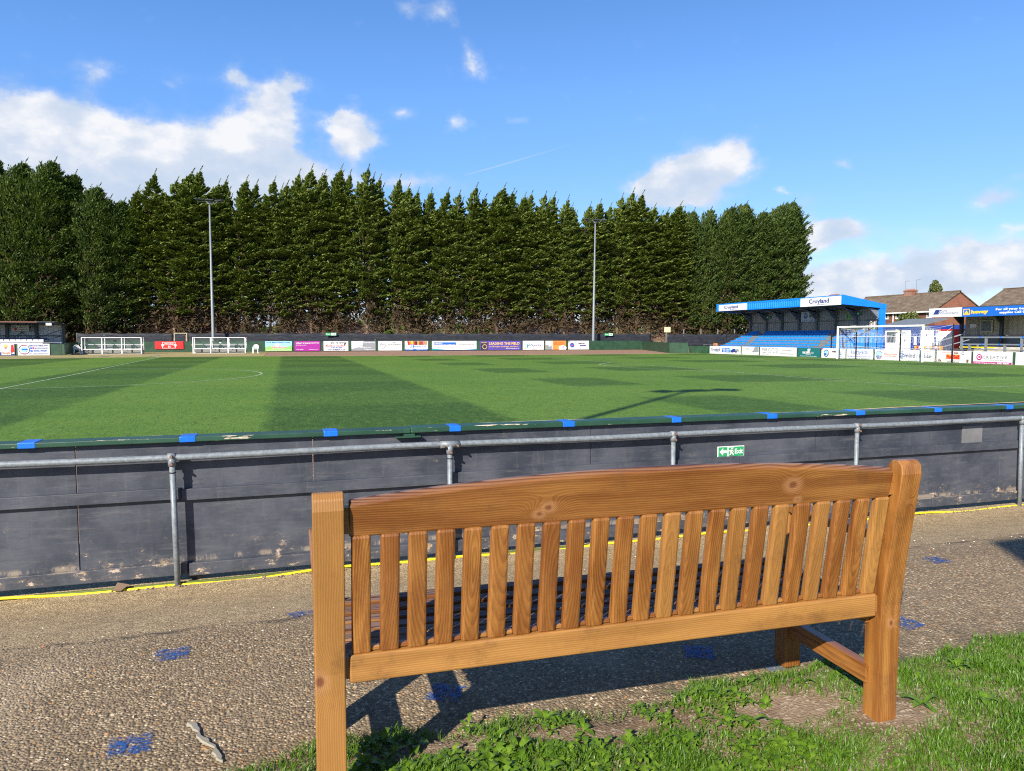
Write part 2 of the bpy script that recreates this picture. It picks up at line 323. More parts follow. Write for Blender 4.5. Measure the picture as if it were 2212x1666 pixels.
# path: fine tan asphalt near the wall, coarse pebbled concrete nearer the bench
m, t = newmat('path_surface'); M['path'] = m; P = obj_co(t); px, py, pz = t.xyz(P)
edge = t.m('ADD', py, t.m('MULTIPLY', t.m('SUBTRACT', t.noise(P, 1.7, 6, .6), .5), .42))
wob = t.vm('MULTIPLY', t.noise(P, 30, 2, .5, 0, 1), (.012, .012, 0)); Q = t.vm('ADD', P, wob)
v1 = t.n('ShaderNodeTexVoronoi', {'Vector': Q, 'Scale': 105., 'Randomness': 1.}); r1 = t.xyz(v1.outputs['Color'])
v2 = t.n('ShaderNodeTexVoronoi', {'Vector': Q, 'Scale': 38., 'Randomness': 1.}); r2 = t.xyz(v2.outputs['Color'])
v3 = t.n('ShaderNodeTexVoronoi', {'Vector': Q, 'Scale': 150., 'Randomness': 1.}); r3 = t.xyz(v3.outputs['Color'])
coarse = t.ramp(r1[0], [(0, (.1, .074, .048)), (.2, (.16, .12, .076)), (.42, (.225, .175, .112)), (.64, (.3, .24, .16)), (.8, (.4, .33, .23)), (.93, (.62, .55, .42)), (.975, (.36, .18, .06))], 'CONSTANT')
coarse = t.mix(t.map(v1.outputs['Distance'], .3, .7, 0, .6), coarse, (.07, .058, .043))
bigp = t.ramp(r2[0], [(0, (.3, .24, .16)), (.4, (.5, .44, .34)), (.7, (.2, .16, .11)), (.85, (.42, .23, .1))], 'CONSTANT')
bigm = t.m('MULTIPLY', t.map(r2[1], .9, .91), t.map(v2.outputs['Distance'], .3, .42, 1, 0))
coarse = t.mix(bigm, coarse, bigp)
fine = t.ramp(r3[0], [(0, (.2, .15, .085)), (.3, (.36, .28, .165)), (.6, (.48, .385, .24)), (.85, (.66, .55, .38))], 'CONSTANT')
fine = t.mix(t.map(v3.outputs['Distance'], .3, .7, 0, .3), fine, (.13, .1, .065))
lo = t.noise(P, .9, 6, .65); lo2 = t.noise(t.vm('MULTIPLY', P, (1, 2.2, 1)), 3.2, 6, .7)
coarse = t.mix(t.map(lo2, .42, .68, 0, .42), coarse, (.17, .145, .11)); coarse = t.mix(t.map(lo, .52, .7, 0, .3), coarse, (.42, .37, .29))
fine = t.mix(t.map(lo2, .4, .65, 0, .3), fine, (.26, .2, .13))
fm = t.m('MULTIPLY', t.map(edge, 3.2, 3.85), t.map(t.noise(P, 9, 5, .8), .36, .56, .45, 1))
c = t.mix(fm, t.mix(.3, t.mix(1., coarse, (1.42, 1.26, 1.06), 'MULTIPLY'), (.2, .158, .1)), t.mix(1., fine, (1.18, 1.1, .98), 'MULTIPLY'))
crack = t.m('MULTIPLY', t.map(t.m('ABSOLUTE', t.m('SUBTRACT', edge, 3.52)), .0, .07, 1, 0), t.map(t.noise(P, 3.4, 5, .7), .42, .6))
c = t.mix(t.m('MULTIPLY', crack, .75), c, (.06, .05, .04))
moss = t.m('MULTIPLY', t.map(edge, 2.2, 2.55, 1, 0), t.map(t.noise(P, 6, 5, .7), .4, .65, 0, .65))
c = t.mix(moss, c, (.085, .075, .04))
h = t.m('SUBTRACT', t.m('ADD', t.m('MULTIPLY', r1[1], .5), t.m('MULTIPLY', bigm, .6)), t.m('MULTIPLY', v1.outputs['Distance'], 1.2))
h = t.n('ShaderNodeMix', {0: t.m('MULTIPLY', fm, .75), 2: h, 3: t.m('MULTIPLY', v3.outputs['Distance'], -.5)}).outputs[0]
h = t.m('SUBTRACT', h, t.m('MULTIPLY', crack, 2.))
out(t, c, .85, 0, .3, h, .75, .006)
# sprayed blue squares, pebbles showing through
m, t = newmat('worn_blue_spray'); M['spray'] = m; P = obj_co(t); gp = t.n('ShaderNodeNewGeometry').outputs['Position']
v = t.n('ShaderNodeTexVoronoi', {'Vector': gp, 'Scale': 105.}); k = t.map(t.xyz(v.outputs['Color'])[2], .45, .6)
k2 = t.map(t.noise(gp, 30., 5, .75), .42, .58); gx, gy, gz = t.xyz(P)
rim = t.map(t.m('MAXIMUM', t.m('ABSOLUTE', gx), t.m('ABSOLUTE', gy)), .05, .075, 0, .3)
a = t.m('MULTIPLY', t.map(t.noise(gp, 75., 5, .8), .46, .56, .05, .85), t.m('MULTIPLY', t.map(t.noise(gp, 20., 4, .8), .4, .56, .15, .9), t.map(t.m('ADD', t.m('MAXIMUM', t.m('ABSOLUTE', gx), t.m('ABSOLUTE', gy)), t.m('MULTIPLY', t.m('SUBTRACT', t.noise(gp, 60., 3), .5), .035)), .058, .064, 1, 0)))
pr = t.n('ShaderNodeBsdfPrincipled', {'Base Color': (.02, .1, .34, 1), 'Roughness': .6, 'Alpha': a}); t.n('ShaderNodeOutputMaterial', {'Surface': pr.outputs[0]})
# soil and turf under the blades
m, t = newmat('verge_soil'); M['soil'] = m; P = obj_co(t)
v = t.n('ShaderNodeTexVoronoi', {'Vector': P, 'Scale': 110.}); n = t.noise(P, 5, 6, .7)
c = t.mix(t.map(n, .35, .65), (.15, .1, .062), (.25, .18, .115)); c = t.mix(t.map(t.xyz(v.outputs['Color'])[0], .8, .85, 0, .6), c, (.45, .37, .28))
out(t, c, .9, 0, .2, t.m('ADD', t.m('MULTIPLY', v.outputs['Distance'], .4), n), .8, .01)
m, t = newmat('turf_ground'); M['turf'] = m; P = obj_co(t); n = t.noise(P, 60, 4, .7); n2 = t.noise(P, 1.5, 4, .6)
c = t.mix(t.map(n, .35, .65), (.035, .08, .012), (.13, .22, .04)); c = t.mix(t.map(n2, .5, .7, 0, .4), c, (.14, .13, .05)); out(t, c, .85, 0, .2, n, .8, .02)
def leafmat(name, cols, scale, trans=.3, rough=.5, spec=.35):
    m, t = newmat(name); P = obj_co(t); ri = t.n('ShaderNodeObjectInfo').outputs['Random']
    n = t.noise(t.vm('ADD', P, t.comb(t.m('MULTIPLY', ri, 40.), 0, 0)), scale, 5, .75)
    c = t.ramp(n, cols)
    c = t.mix(t.map(ri, 0, 1, 0, .25), c, tuple(x * .7 for x in cols[1][1]))
    p = t.n('ShaderNodeBsdfPrincipled', {'Base Color': c, 'Roughness': rough, 'Specular IOR Level': spec})
    tr = t.n('ShaderNodeBsdfTranslucent', {'Color': t.mix(1., c, (1.3, 1.5, .6), 'MULTIPLY')})
    mx = t.n('ShaderNodeMixShader', {0: trans, 1: p.outputs[0], 2: tr.outputs[0]})
    t.n('ShaderNodeOutputMaterial', {'Surface': mx.outputs[0]}); return m
M['blade'] = leafmat('grass_blades', [(.34, (.03, .08, .005)), (.48, (.08, .175, .01)), (.6, (.14, .255, .02)), (.72, (.3, .36, .1))], 60, .25, .4)
M['weed'] = leafmat('weed_leaves', [(.3, (.05, .12, .01)), (.5, (.12, .22, .018)), (.7, (.23, .34, .04))], 25, .3, .32)
M['conifer'] = leafmat('conifer_foliage', [(.3, (.045, .068, .013)), (.43, (.085, .122, .02)), (.55, (.15, .195, .03)), (.66, (.24, .27, .045)), (.74, (.2, .12, .05))], 1.4, .12, .6)
M['conifer_deep'] = leafmat('dark_conifer_foliage', [(.32, (.026, .046, .012)), (.46, (.055, .09, .018)), (.58, (.1, .145, .026)), (.7, (.18, .21, .042))], .8, .22, .6)
M['bush'] = leafmat('bush_foliage', [(.3, (.06, .08, .02)), (.5, (.12, .15, .035)), (.7, (.2, .2, .07))], 1.5, .25)
# black painted boards of the near wall, flaking where the rain splashes
m, t = newmat('slate_board_paint'); M['nearwall'] = m; P = t.n('ShaderNodeNewGeometry').outputs['Position']; px, py, pz = t.xyz(P)
n1 = t.noise(P, 2.2, 6, .65); n2 = t.noise(t.vm('MULTIPLY', P, (1, 1, 7)), 5., 6, .7); n3 = t.noise(t.vm('MULTIPLY', P, (9, 1, .8)), 3., 5, .7)
c = t.mix(t.map(n1, .32, .68), (.03, .036, .05), (.076, .082, .1))
c = t.mix(t.map(n2, .5, .72, 0, .55), c, (.108, .108, .116)); c = t.mix(t.map(n2, .3, .45, .5, 0), c, (.032, .038, .052)); c = t.mix(t.map(n3, .55, .75, 0, .4), c, (.11, .108, .115))
low = t.map(pz, .12, .34, 1, 0); fl = t.noise(t.vm('MULTIPLY', P, (1, 1, 1.7)), 8., 7, .75)
pe = t.m('ADD', fl, t.m('MULTIPLY', low, .105))
pk = t.map(pe, .69, .712); c = t.mix(pk, c, t.mix(t.map(t.noise(P, 30, 3), .4, .6), (.42, .27, .14), (.62, .5, .4)))
seam = t.m('MULTIPLY', t.m('MULTIPLY', t.map(pz, .128, .136), t.map(pz, .15, .175, 1, 0)), t.map(t.noise(t.vm('MULTIPLY', P, (1, 1, .3)), 5., 6, .8), .46, .56))
c = t.mix(t.m('MULTIPLY', seam, .5), c, (.42, .33, .23))
c = t.mix(t.m('MULTIPLY', t.map(pe, .6, .69), .35), c, (.16, .135, .11))
out(t, c, .55, 0, .4, t.m('SUBTRACT', t.m('ADD', n2, t.m('MULTIPLY', n1, .5)), t.m('MULTIPLY', pk, .8)), .35, .004)
# chipped green capping
m, t = newmat('green_capping'); M['cap'] = m; P = t.n('ShaderNodeNewGeometry').outputs['Position']; px, py, pz = t.xyz(P)
n = t.noise(t.vm('MULTIPLY', P, (.5, 6, 6)), 3., 6, .7); edgek = t.m('ADD', t.map(t.m('ABSOLUTE', t.m('SUBTRACT', py, 5.165)), 0, .035, .14, 0), t.map(t.m('ABSOLUTE', t.m('SUBTRACT', py, 5.02)), 0, .008, .06, 0))
big = t.map(t.noise(P, .8, 2), .35, .65, -.06, .1)
k = t.map(t.m('ADD', t.m('ADD', n, edgek), t.m('MULTIPLY', edgek, t.m('MULTIPLY', big, 5.))), .68, .7)
c = t.mix(t.map(t.noise(P, 4, 5), .3, .7), (.014, .05, .032), (.024, .075, .045)); c = t.mix(k, c, (.6, .5, .38)); out(t, c, .42, 0, .5, n, .2, .003)
# netting cloth
m, t = newmat('black_screen_cloth'); M['screen'] = m; P = obj_co(t); n = t.noise(t.vm('MULTIPLY', P, (.5, 1, 2.)), 2.5, 6, .7)
out(t, t.mix(t.map(n, .3, .7), (.014, .017, .024), (.03, .034, .044)), .6, 0, .35, n, .8, .1)
# brick and roof tile
def brick(name, a, b, mort, axis, sx=.225, sy=.075):
    m, t = newmat(name); x, y, z = t.xyz(obj_co(t)); u = {'x': x, 'y': y}[axis]
    br = t.n('ShaderNodeTexBrick', {'Vector': t.comb(u, z, 0), 'Color1': (*a, 1), 'Color2': (*b, 1), 'Mortar': (*mort, 1), 'Scale': 1., 'Mortar Size': .007, 'Brick Width': sx, 'Row Height': sy, 'Bias': 0.})
    n = t.noise(obj_co(t), 1.2, 6, .7); c = t.mix(t.map(n, .4, .7, 0, .45), br.outputs[0], tuple(q * .55 for q in a))
    out(t, c, .85, 0, .3, br.outputs[1], -.4, .01); return m
M['brick_y'] = brick('red_brick_side', (.19, .06, .034), (.13, .042, .026), (.2, .15, .12), 'y'); M['brick_x'] = brick('red_brick_gable', (.28, .095, .05), (.2, .06, .035), (.28, .2, .16), 'x')
m, t = newmat('roof_tiles'); M['tiles'] = m; x, y, z = t.xyz(obj_co(t)); n = t.noise(obj_co(t), 1.5, 6, .7)
wvx = t.m('ABSOLUTE', t.m('SINE', t.m('MULTIPLY', y, 12.))); row = t.m('FRACT', t.m('MULTIPLY', z, 5.2)); rr = t.map(row, 0, .3, 1, 0)
c = t.mix(t.map(n, .35, .65), (.115, .085, .058), (.2, .155, .11)); c = t.mix(t.map(t.noise(obj_co(t), 5, 4, .8), .6, .75, 0, .5), c, (.3, .27, .2)); c = t.mix(t.m('MULTIPLY', rr, .7), c, (.03, .025, .02))
out(t, c, .85, 0, .3, t.m('SUBTRACT', t.m('MULTIPLY', wvx, .4), rr), .7, .05)
# ================================================================ GROUND
def zpath(y):
    f = min(1, max(0, (5.0 - y) / 1.9)); return .3 * f * f * (3 - 2 * f)
def sheet(name, poly, z, mat):
    return tag(MB().add([(x, y, z) for x, y in poly], [tuple(range(len(poly)))]).build(name, mat), kind='structure')
b = MB(); ys = [2.13 + .05 * i for i in range(64)] ; xs = [-30 + .5 * i for i in range(141)]
b.add([(x, y, zpath(y)) for y in ys for x in xs], [(j * 141 + i, j * 141 + i + 1, (j + 1) * 141 + i + 1, (j + 1) * 141 + i) for j in range(63) for i in range(140)])
tag(b.build('path', M['path'], smooth=True), kind='structure')
sheet('outer_ground', [(-600, -600), (700, -600), (700, 900), (-600, 900)], -.09, M['turf'])
sheet('verge', [(-30, -25), (40, -25), (40, 2.06), (-30, 2.06)], .286, M['turf'])
far_edge = [(-40, 60.5), (-20.3, 62.2), (-11.4, 64.3), (-1.8, 64.5), (11, 63.1), (19.5, 62.4), (33.8, 62.5), (37, 64.0), (40.4, 64.4)]
sheet('pitch', [(-40, 11), (0, 11.8), (8, 12.35), (13.2, 12.97), (17.4, 13.1), (40.4, 14.2)] + far_edge[::-1], 0, M['pitch'])
sheet('gravel_track', [(-60, 5.0), (60, 5.0), (60, 110), (-60, 110)], -.03, M['gravel'])
sheet('technical_area', [(-34, 58), (-1.9, 58), (-1.9, 85), (-34, 85)], -.015, M['sandy'])
def strip(name, pts, wd, z, mat):
    b = MB(); L = []
    for i, p in enumerate(pts):
        a = Vector(pts[max(0, i - 1)]); c = Vector(pts[min(len(pts) - 1, i + 1)]); d = (c - a).normalized(); nrm = Vector((-d.y, d.x)) * wd / 2
        L += [(p[0] + nrm.x, p[1] + nrm.y, z), (p[0] - nrm.x, p[1] - nrm.y, z)]
    b.add(L, [(2 * i, 2 * i + 1, 2 * i + 3, 2 * i + 2) for i in range(len(pts) - 1)])
    return tag(b.build(name, mat), kind='structure')
strip('edging', far_edge, .45, .006, M['kerb'])
strip('edging', [(-1.9, 66.), (-20, 66.)], .5, .006, M['kerb'])
strip('edging', [(8, 12.35), (13.2, 12.95), (17.4, 13.08), (40.4, 14.2)], .09, .006, M['kerb'])
# pitch lines (laid where the photo shows them on the worn, slightly dished turf)
ln = [[(-8.4, 20), (-8.7, 34.6), (-9.15, 45.1), (-9.75, 63.4)], [(19.4, 51.6), (19.85, 30.85), (19.5, 21.8), (20, 17.5)], [(20, 17.5), (23.1, 17.45), (38.8, 17.3)],
      [(35.2, 56.5), (34.0, 48), (31.6, 41.5), (31.46, 37.5), (31.87, 33.3), (31.1, 29), (31, 28.2)], [(31, 28.2), (34.2, 28.6), (38.8, 28.6)], [(38.8, 14.2), (38.8, 62)], [(19.4, 51.6), (38.8, 52.5)]]
for p in ln: strip('pitch_marking', p, .085, .005, M['line'])
strip('pitch_marking', [(-8.6 + 7.55 * cos(a), 33.4 + 7.5 * sin(a)) for a in [i * 2 * pi / 64 for i in range(65)]], .085, .005, M['line'])
strip('pitch_marking', [(19.6, 41.6), (18.9, 40.7), (18.0, 39.6), (17.5, 38.5), (17.25, 37), (17.2, 35.3), (17.4, 33.5), (17.9, 31.6), (18.8, 29.2), (19.75, 27.6)], .085, .005, M['line'])
strip('pitch_marking', [(-15.0, 66.2), (-14.6, 70)], .35, .01, M['line']); strip('pitch_marking', [(-11.2, 66.2), (-10.8, 70.5)], .35, .01, M['line'])
# worn blue squares on the path
for x, y, rz in [(-.5, 2.47, .1), (-.47, 3.15, .05), (.53, 2.5, -.5), (1.6, 2.52, -.45), (2.66, 2.5, .2), (3.6, 3.18, -.1), (.04, 3.56, .1)]:
    sl = (zpath(y + .01) - zpath(y - .01)) / .02; s = .075
    o = MB().box(-s, s, -s, s, -.001, 0).build('path_marking', M['spray']); o.location = (x, y, zpath(y) + .005)
    o.rotation_euler = (math.atan(sl), 0, rz); tag(o, kind='structure')
# ---- verge: soil mound, turf blades, weeds
def zv(x, y): return .304 + .012 * sin(x * 3.1 + 1) * sin(y * 4) + .006 * sin(x * 11) * cos(y * 9)
def edge_y(x): return 2.2 + .035 * sin(x * 4.3 + .5) + .03 * sin(x * 9.7) + .02 * sin(x * 23.)
b = MB(); nx, ny = 150, 40
for i in range(nx + 1):
    x = -3 + i * .055
    for j in range(ny + 1):
        f = j / ny; y = .2 + (edge_y(x) + .03 - .2) * f; b.v.append((x, y, zv(x, y) + .016 - (.03 if j == ny else 0)))
for i in range(nx):
    for j in range(ny): a = i * (ny + 1) + j; b.f.append((a, a + ny + 1, a + ny + 2, a + 1)); b.mi.append(0)
tag(b.build('verge', M['soil'], smooth=True), kind='structure')
def bare(x, y):   # 0 = full turf, 1 = bare soil
    d = math.hypot((x - 1.93) / .24, (y - 1.86) / .15); e = math.hypot((x - 1.6) / .38, (y - 2.0) / .17); g = math.hypot((x - 1.0) / .5, (y - 2.08) / .1); h = math.hypot((x - .38) / .3, (y - 2.12) / .07)
    return max(0, 1.25 - min(d, e, g, h))
rng = np.random.default_rng(5)
def blades(name, N, x0, x1, y0, h0, h1, wd, mat, keep, label):
    X = rng.uniform(x0, x1, N); Y = rng.uniform(y0, 2.3, N); ok = np.array([keep(a, c) for a, c in zip(X, Y)]); X = X[ok]; Y = Y[ok]; n = len(X)
    Z = np.array([zv(a, c) + .013 for a, c in zip(X, Y)])
    cl = .75 + .5 * np.sin(X * 17 + 2 * np.sin(Y * 13)) * np.sin(Y * 19 + 1) * .6
    H = rng.uniform(h0, h1, n) * np.clip(cl, .45, 1.3); A = rng.uniform(0, 2 * pi, n); Ln = H * rng.uniform(.1, .9, n); W = wd * rng.uniform(.6, 1.3, n)
    La = A + pi / 2 + rng.normal(0, .5, n); La = np.where(rng.random(n) < .35, .6 + rng.normal(0, .6, n), La)
    cx, sx = np.cos(A) * W, np.sin(A) * W; lx, ly = np.cos(La) * Ln, np.sin(La) * Ln
    V = np.zeros((n, 5, 3)); B0 = np.stack([X, Y, Z - .003], 1); S = np.stack([cx, sx, 0 * X], 1)
    mid = B0 + np.stack([lx * .3, ly * .3, H * .6], 1); tip = B0 + np.stack([lx, ly, H], 1)
    V[:, 0] = B0 - S; V[:, 1] = B0 + S; V[:, 2] = mid + S * .8; V[:, 3] = mid - S * .8; V[:, 4] = tip
    base = (np.arange(n) * 5)[:, None]
    loops = np.concatenate([base + np.array([0, 1, 2, 3]), base + np.array([3, 2, 4])], 1).reshape(-1)
    tot = np.tile([4, 3], n); st = np.concatenate([[0], np.cumsum(tot)[:-1]])
    me = bpy.data.meshes.new(name); me.vertices.add(n * 5); me.vertices.foreach_set('co', V.reshape(-1)); me.loops.add(len(loops)); me.loops.foreach_set('vertex_index', loops.astype(np.int32))
    me.polygons.add(2 * n); me.polygons.foreach_set('loop_start', st.astype(np.int32)); me.polygons.foreach_set('loop_total', tot.astype(np.int32)); me.update(calc_edges=True)
    me.materials.append(mat); o = bpy.data.objects.new(name, me); C.objects.link(o)
    return tag(o, label, 'grass', kind='stuff')
def keepg(x, y):
    if .3 * x + .954 * y < 1.55: return False
    e = edge_y(x)
    if y > e + .02: return False
    if y > e - .05 and rng.random() < .45: return False
    return rng.random() > bare(x, y) * 1.25
blades('grass', 300000, -.9, 4.3, .6, .016, .046, .0016, M['blade'], keepg, 'short green grass with bare patches growing on the verge behind the bench')
# broad weeds in clumps
def weed_leaf(b, o, az, ln, wd, lift, lobes):
    n = 9; L = []; R = []; c = []
    for i in range(n + 1):
        f = i / n; rr = ln * f; z = ln * (lift * f - (lift * .55 + .35) * f * f)
        ww = wd * (sin(pi * min(1, f * .93 + .05)) ** .7) * (1 if not lobes else (1.0 if i % 2 else .32)) * (.25 if f < .2 else 1)
        p = Vector(o) + Vector((cos(az) * rr, sin(az) * rr, z)); s = Vector((-sin(az), cos(az), .25)) * ww; s2 = Vector((sin(az), -cos(az), .25)) * ww
        c.append(p); L.append(p + s); R.append(p + s2)
    vs = L + c + R; m_ = n + 1
    b.add(vs, [(i, i + 1, m_ + i + 1, m_ + i) for i in range(n)] + [(m_ + i, m_ + i + 1, 2 * m_ + i + 1, 2 * m_ + i) for i in range(n)])
b = MB(); k = 0
while k < 340:
    x = rnd.uniform(.1, 3.1); y = rnd.uniform(1.3, 2.2)
    zone = (x < 1.55 and y > 1.72 - .0 * x) and y < edge_y(x) - .03
    if .3 * x + .954 * y < 1.75: continue
    if not zone and rnd.random() < .93: continue
    if rnd.random() < bare(x, y) * .9: continue
    k += 1; nl = rnd.randint(5, 9); a0 = rnd.uniform(0, 6.3); lob = rnd.random() < .6; big = rnd.uniform(.026, .06)
    for q in range(nl): weed_leaf(b, (x, y, zv(x, y) + .016), a0 + q * 2 * pi / nl + rnd.uniform(-.3, .3), big * rnd.uniform(.6, 1.15), big * rnd.uniform(.15, .27), rnd.uniform(.6, 1.7), lob)
tag(b.build('weeds', M['weed'], smooth=True), 'broad leaved bright green weeds crowding the verge behind the bench', 'weeds', kind='stuff')
# dry soil crumbs at the wall foot
b = MB()
for i in range(900):
    x = rnd.uniform(-2.6, 7.5); y = 4.97 + rnd.gauss(0, .022); s = rnd.uniform(.003, .011); z = zpath(y) + s * .3
    if sin(x * 5.1) + sin(x * 2.3 + 1) < -.3: continue
    b.add([(x - s, y, z), (x, y - s, z), (x + s, y, z), (x, y + s, z), (x, y, z + s)], [(0, 1, 4), (1, 2, 4), (2, 3, 4), (3, 0, 4)])
tag(b.build('soil_crumbs', M['soil']), 'loose brown soil crumbs gathered along the foot of the wall', 'soil', kind='stuff')
b = MB()
for i in range(700):
    x = rnd.uniform(-1.6, 5.5); y = rnd.choice([rnd.uniform(2.2, 4.9), rnd.gauss(3.5, .12), rnd.gauss(2.3, .05)]); s = rnd.uniform(.002, .0055) * (1.6 if rnd.random() < .04 else 1); z = zpath(y) + s * .2
    if y < 2.15 or y > 4.95: continue
    a = rnd.uniform(0, 1.57); p = [(x + cos(a + q * pi / 2) * s * (1.3 if q % 2 else .8), y + sin(a + q * pi / 2) * s * (1.3 if q % 2 else .8), z) for q in range(4)]
    b.k = rnd.choice([0, 0, 1, 2]); b.add(p + [(x, y, z + s * .8)], [(0, 1, 4), (1, 2, 4), (2, 3, 4), (3, 0, 4)])
tag(b.build('loose_pebbles', [flat('pebble_tan', (.36, .29, .2), .8), flat('pebble_pale', (.6, .55, .45), .7), flat('pebble_rust', (.3, .14, .06), .8)]), 'tiny loose pebbles scattered over the path', 'pebbles', kind='stuff')
# a strip of old dried adhesive on the path, lower left
b = MB(); n = 22; L = []; R = []
for i in range(n + 1):
    f = i / n; x = -.335 + .13 * f + .006 * sin(f * 12) + .003 * sin(f * 31); y = 2.55 - .27 * f; wd = .8 * (.011 + .006 * sin(f * 17) + .004 * sin(f * 43)) * (1 - .2 * f)
    L.append((x - wd, y, .302)); R.append((x + wd, y + .004, .302))
m0 = n + 1; top = [(a[0] * .85 + c[0] * .15, a[1], .309) for a, c in zip(L, R)]; top2 = [(a[0] * .15 + c[0] * .85, c[1], .308) for a, c in zip(L, R)]
b.add(L + top + top2 + R, [(q * m0 + i, q * m0 + i + 1, (q + 1) * m0 + i + 1, (q + 1) * m0 + i) for q in range(3) for i in range(n)])
tag(b.build('cement_streak', flat('cement_grey', (.27, .245, .19), .9)), 'pale ragged streak of dried cement on the path left of the bench', 'cement streak')
# ================================================================ NEAR WALL
wall = empty('boarded_wall', (2, 5.07, 0), 0, 'long low wall of dark slate painted boards with green capping running along the path', 'wall')
def W(b): # world-built part, moved into the wall's frame
    b.xf(Matrix.Translation((-2, -5.07, 0))); return b
js = [-7, -4.6, -2.4, -1.27, .16, 2.23, 4.33, 6.45, 8.6, 10.8, 13]
for a, c in zip(js[:-1], js[1:]): W(MB().box(a + .003, c - .003, 5.06, 5.078, .045, .925)).build('panel', M['nearwall'], wall, bevel=.0015, seg=1)
bj = [-7, -4.2, -.67, 1.1, 3.55, 7.2, 10.1, 13]
for i, (a, c) in enumerate(zip(bj[:-1], bj[1:])):
    dz = (0, .006, -.004, .003)[i % 4]
    W(MB().box(a + .002, c - .002, 5.026, 5.06, .546 + dz, .62 + dz)).build('batten', M['nearwall'], wall, bevel=.003)
bj = [-7, -3.1, -.64, 2.5, 5.6, 9, 13]
for i, (a, c) in enumerate(zip(bj[:-1], bj[1:])):
    dz = (0, .0, -.01, .003)[i % 4]
    W(MB().box(a + .004, c - .004, 5.022, 5.06, .052 + dz, .135 + dz)).build('batten', M['nearwall'], wall, bevel=.004)
for i, (a, c) in enumerate(zip([-7, -3.6, .83, 3.9, 5.35, 9], [-3.6, .83, 3.9, 5.35, 9, 13])):
    dz = (0, .0, .006, 0, .003, 0)[i]
    W(MB().box(a + .002, c - .002, 5.018, 5.17, .925, .957 + dz)).build('capping', M['cap'], wall, bevel=.005)
for x in [-4.2, -3.3, -2.42, -1.52, -.62, .28, 1.15, 2.03, 2.95, 3.85, 4.76, 5.63, 6.5, 7.4]:
    h = rnd.uniform(.042, .05); dz = .006 if .83 < x < 3.9 and x > 1 and False else 0
    d = .0072 if (.83 < x < 3.9) else .004
    W(MB().box(x - h, x + h, 5.0155, 5.1725, .9235, .957 + d)).build('tape_band', M['tape'], wall, bevel=.005)
W(MB().box(.72, .9, 5.012, 5.05, .893, .903).box(.78, .86, 5.03, 5.055, .903, .924)).build('broken_splinter', M['cap'], wall, bevel=.002)
for px in [-6.3, -4.4, -2.5, -.6, 1.3, 3.2, 5.1, 7, 8.9, 10.8, 12.7]: W(MB().box(px - .04, px + .04, 5.08, 5.15, -.3, .92)).build('post', M['nearwall'], wall)
o = MB().box(5.966, 6.213, 5.055, 5.0595, .62, .777).build('repair_patch', plain('grey_patch', (.15, .15, .155), .6, 0, .15, 3, dirt=.3), wall); o.location = (-2, -5.07, 0)
# handrail in front of the wall
hr = empty('handrail', (2, 4.98, 0), 0, 'galvanised tube handrail on posts standing in front of the dark boarded wall', 'handrail')
HP = [-4.3, -2.5, -.71, 1.1, 2.9, 4.69, 6.61, 8.5, 10.3]
def H_(b): b.xf(Matrix.Translation((-2, -4.98, 0))); return b
pts = [(x, 4.98 + .004 * sin(x * 1.3), .838 + .004 * sin(x * 2.1)) for x in np.linspace(-7, 12, 60)]
H_(MB().tube(pts, .0205, 14)).build('rail', M['galv'], hr, smooth=True)
for i, x in enumerate(HP):
    lx = (.0, .0, .012, 0, 0, 0, .02, 0, 0)[i]
    H_(MB().tube([(x + lx, 4.98, -.1), (x, 4.98, .82)], .018, 14)).build('post', M['galv'], hr, smooth=True)
    b = MB()
    if i == 3: b.tube([(x - .07, 4.98, .838), (x + .07, 4.98, .838)], .0255, 14).tube([(x, 4.98, .77), (x, 4.98, .835)], .0245, 14); bolts = [(x - .05, .832), (x + .05, .832), (x, .785)]
    else: b.tube([(x - .024, 4.98, .838), (x + .022, 4.98, .838)], .0255, 14).tube([(x, 4.98, .78), (x, 4.98, .838)], .024, 14); bolts = [(x, .846), (x, .797)]
    f = H_(b).build('clamp_fitting', M['galv'], hr, smooth=True)
    for bx, bz in bolts:
        H_(MB().tube([(bx, 4.935, bz), (bx, 4.955, bz)], .0085, 8)).build('bolt', flat('rusty_bolt', (.2, .11, .07), .7), f)
    if i in (2, 3): H_(MB().tube([(x, 4.98, .735), (x, 4.98, .741)], .0215, 12)).build('cable_tie', M['black'], hr)
# yellow hose and dull green pipe at the wall foot
b = MB(); b.tube([(x, 4.995 + .012 * sin(x * 1.9) + .004 * sin(x * 7), .004 + .009 * sin(x * 2.7) + .006 * sin(x * 6.1)) for x in np.linspace(-6, 12, 130)], .0095, 8)
tag(b.build('yellow_hose', M['yellow'], smooth=True), 'thin yellow hose lying along the foot of the dark boarded wall', 'hose')
b = MB(); b.tube([(x, 5.02 + .008 * sin(x * 2.3), .003) for x in np.linspace(-6, 2.2, 70)], .011, 8)
tag(b.build('green_hose', flat('olive_hose', (.09, .12, .02), .5), smooth=True), 'dull olive green hose lying behind the yellow hose under the wall', 'hose')
b = MB()
for x, r in ((-1.05, .3), (.0, -.5)): b.add([(x, 4.94, zpath(4.94) + .004), (x + .1, 4.9, zpath(4.9) + .006), (x + .16, 5.0, .05), (x + .05, 5.02, .075)], [(0, 1, 2, 3)])
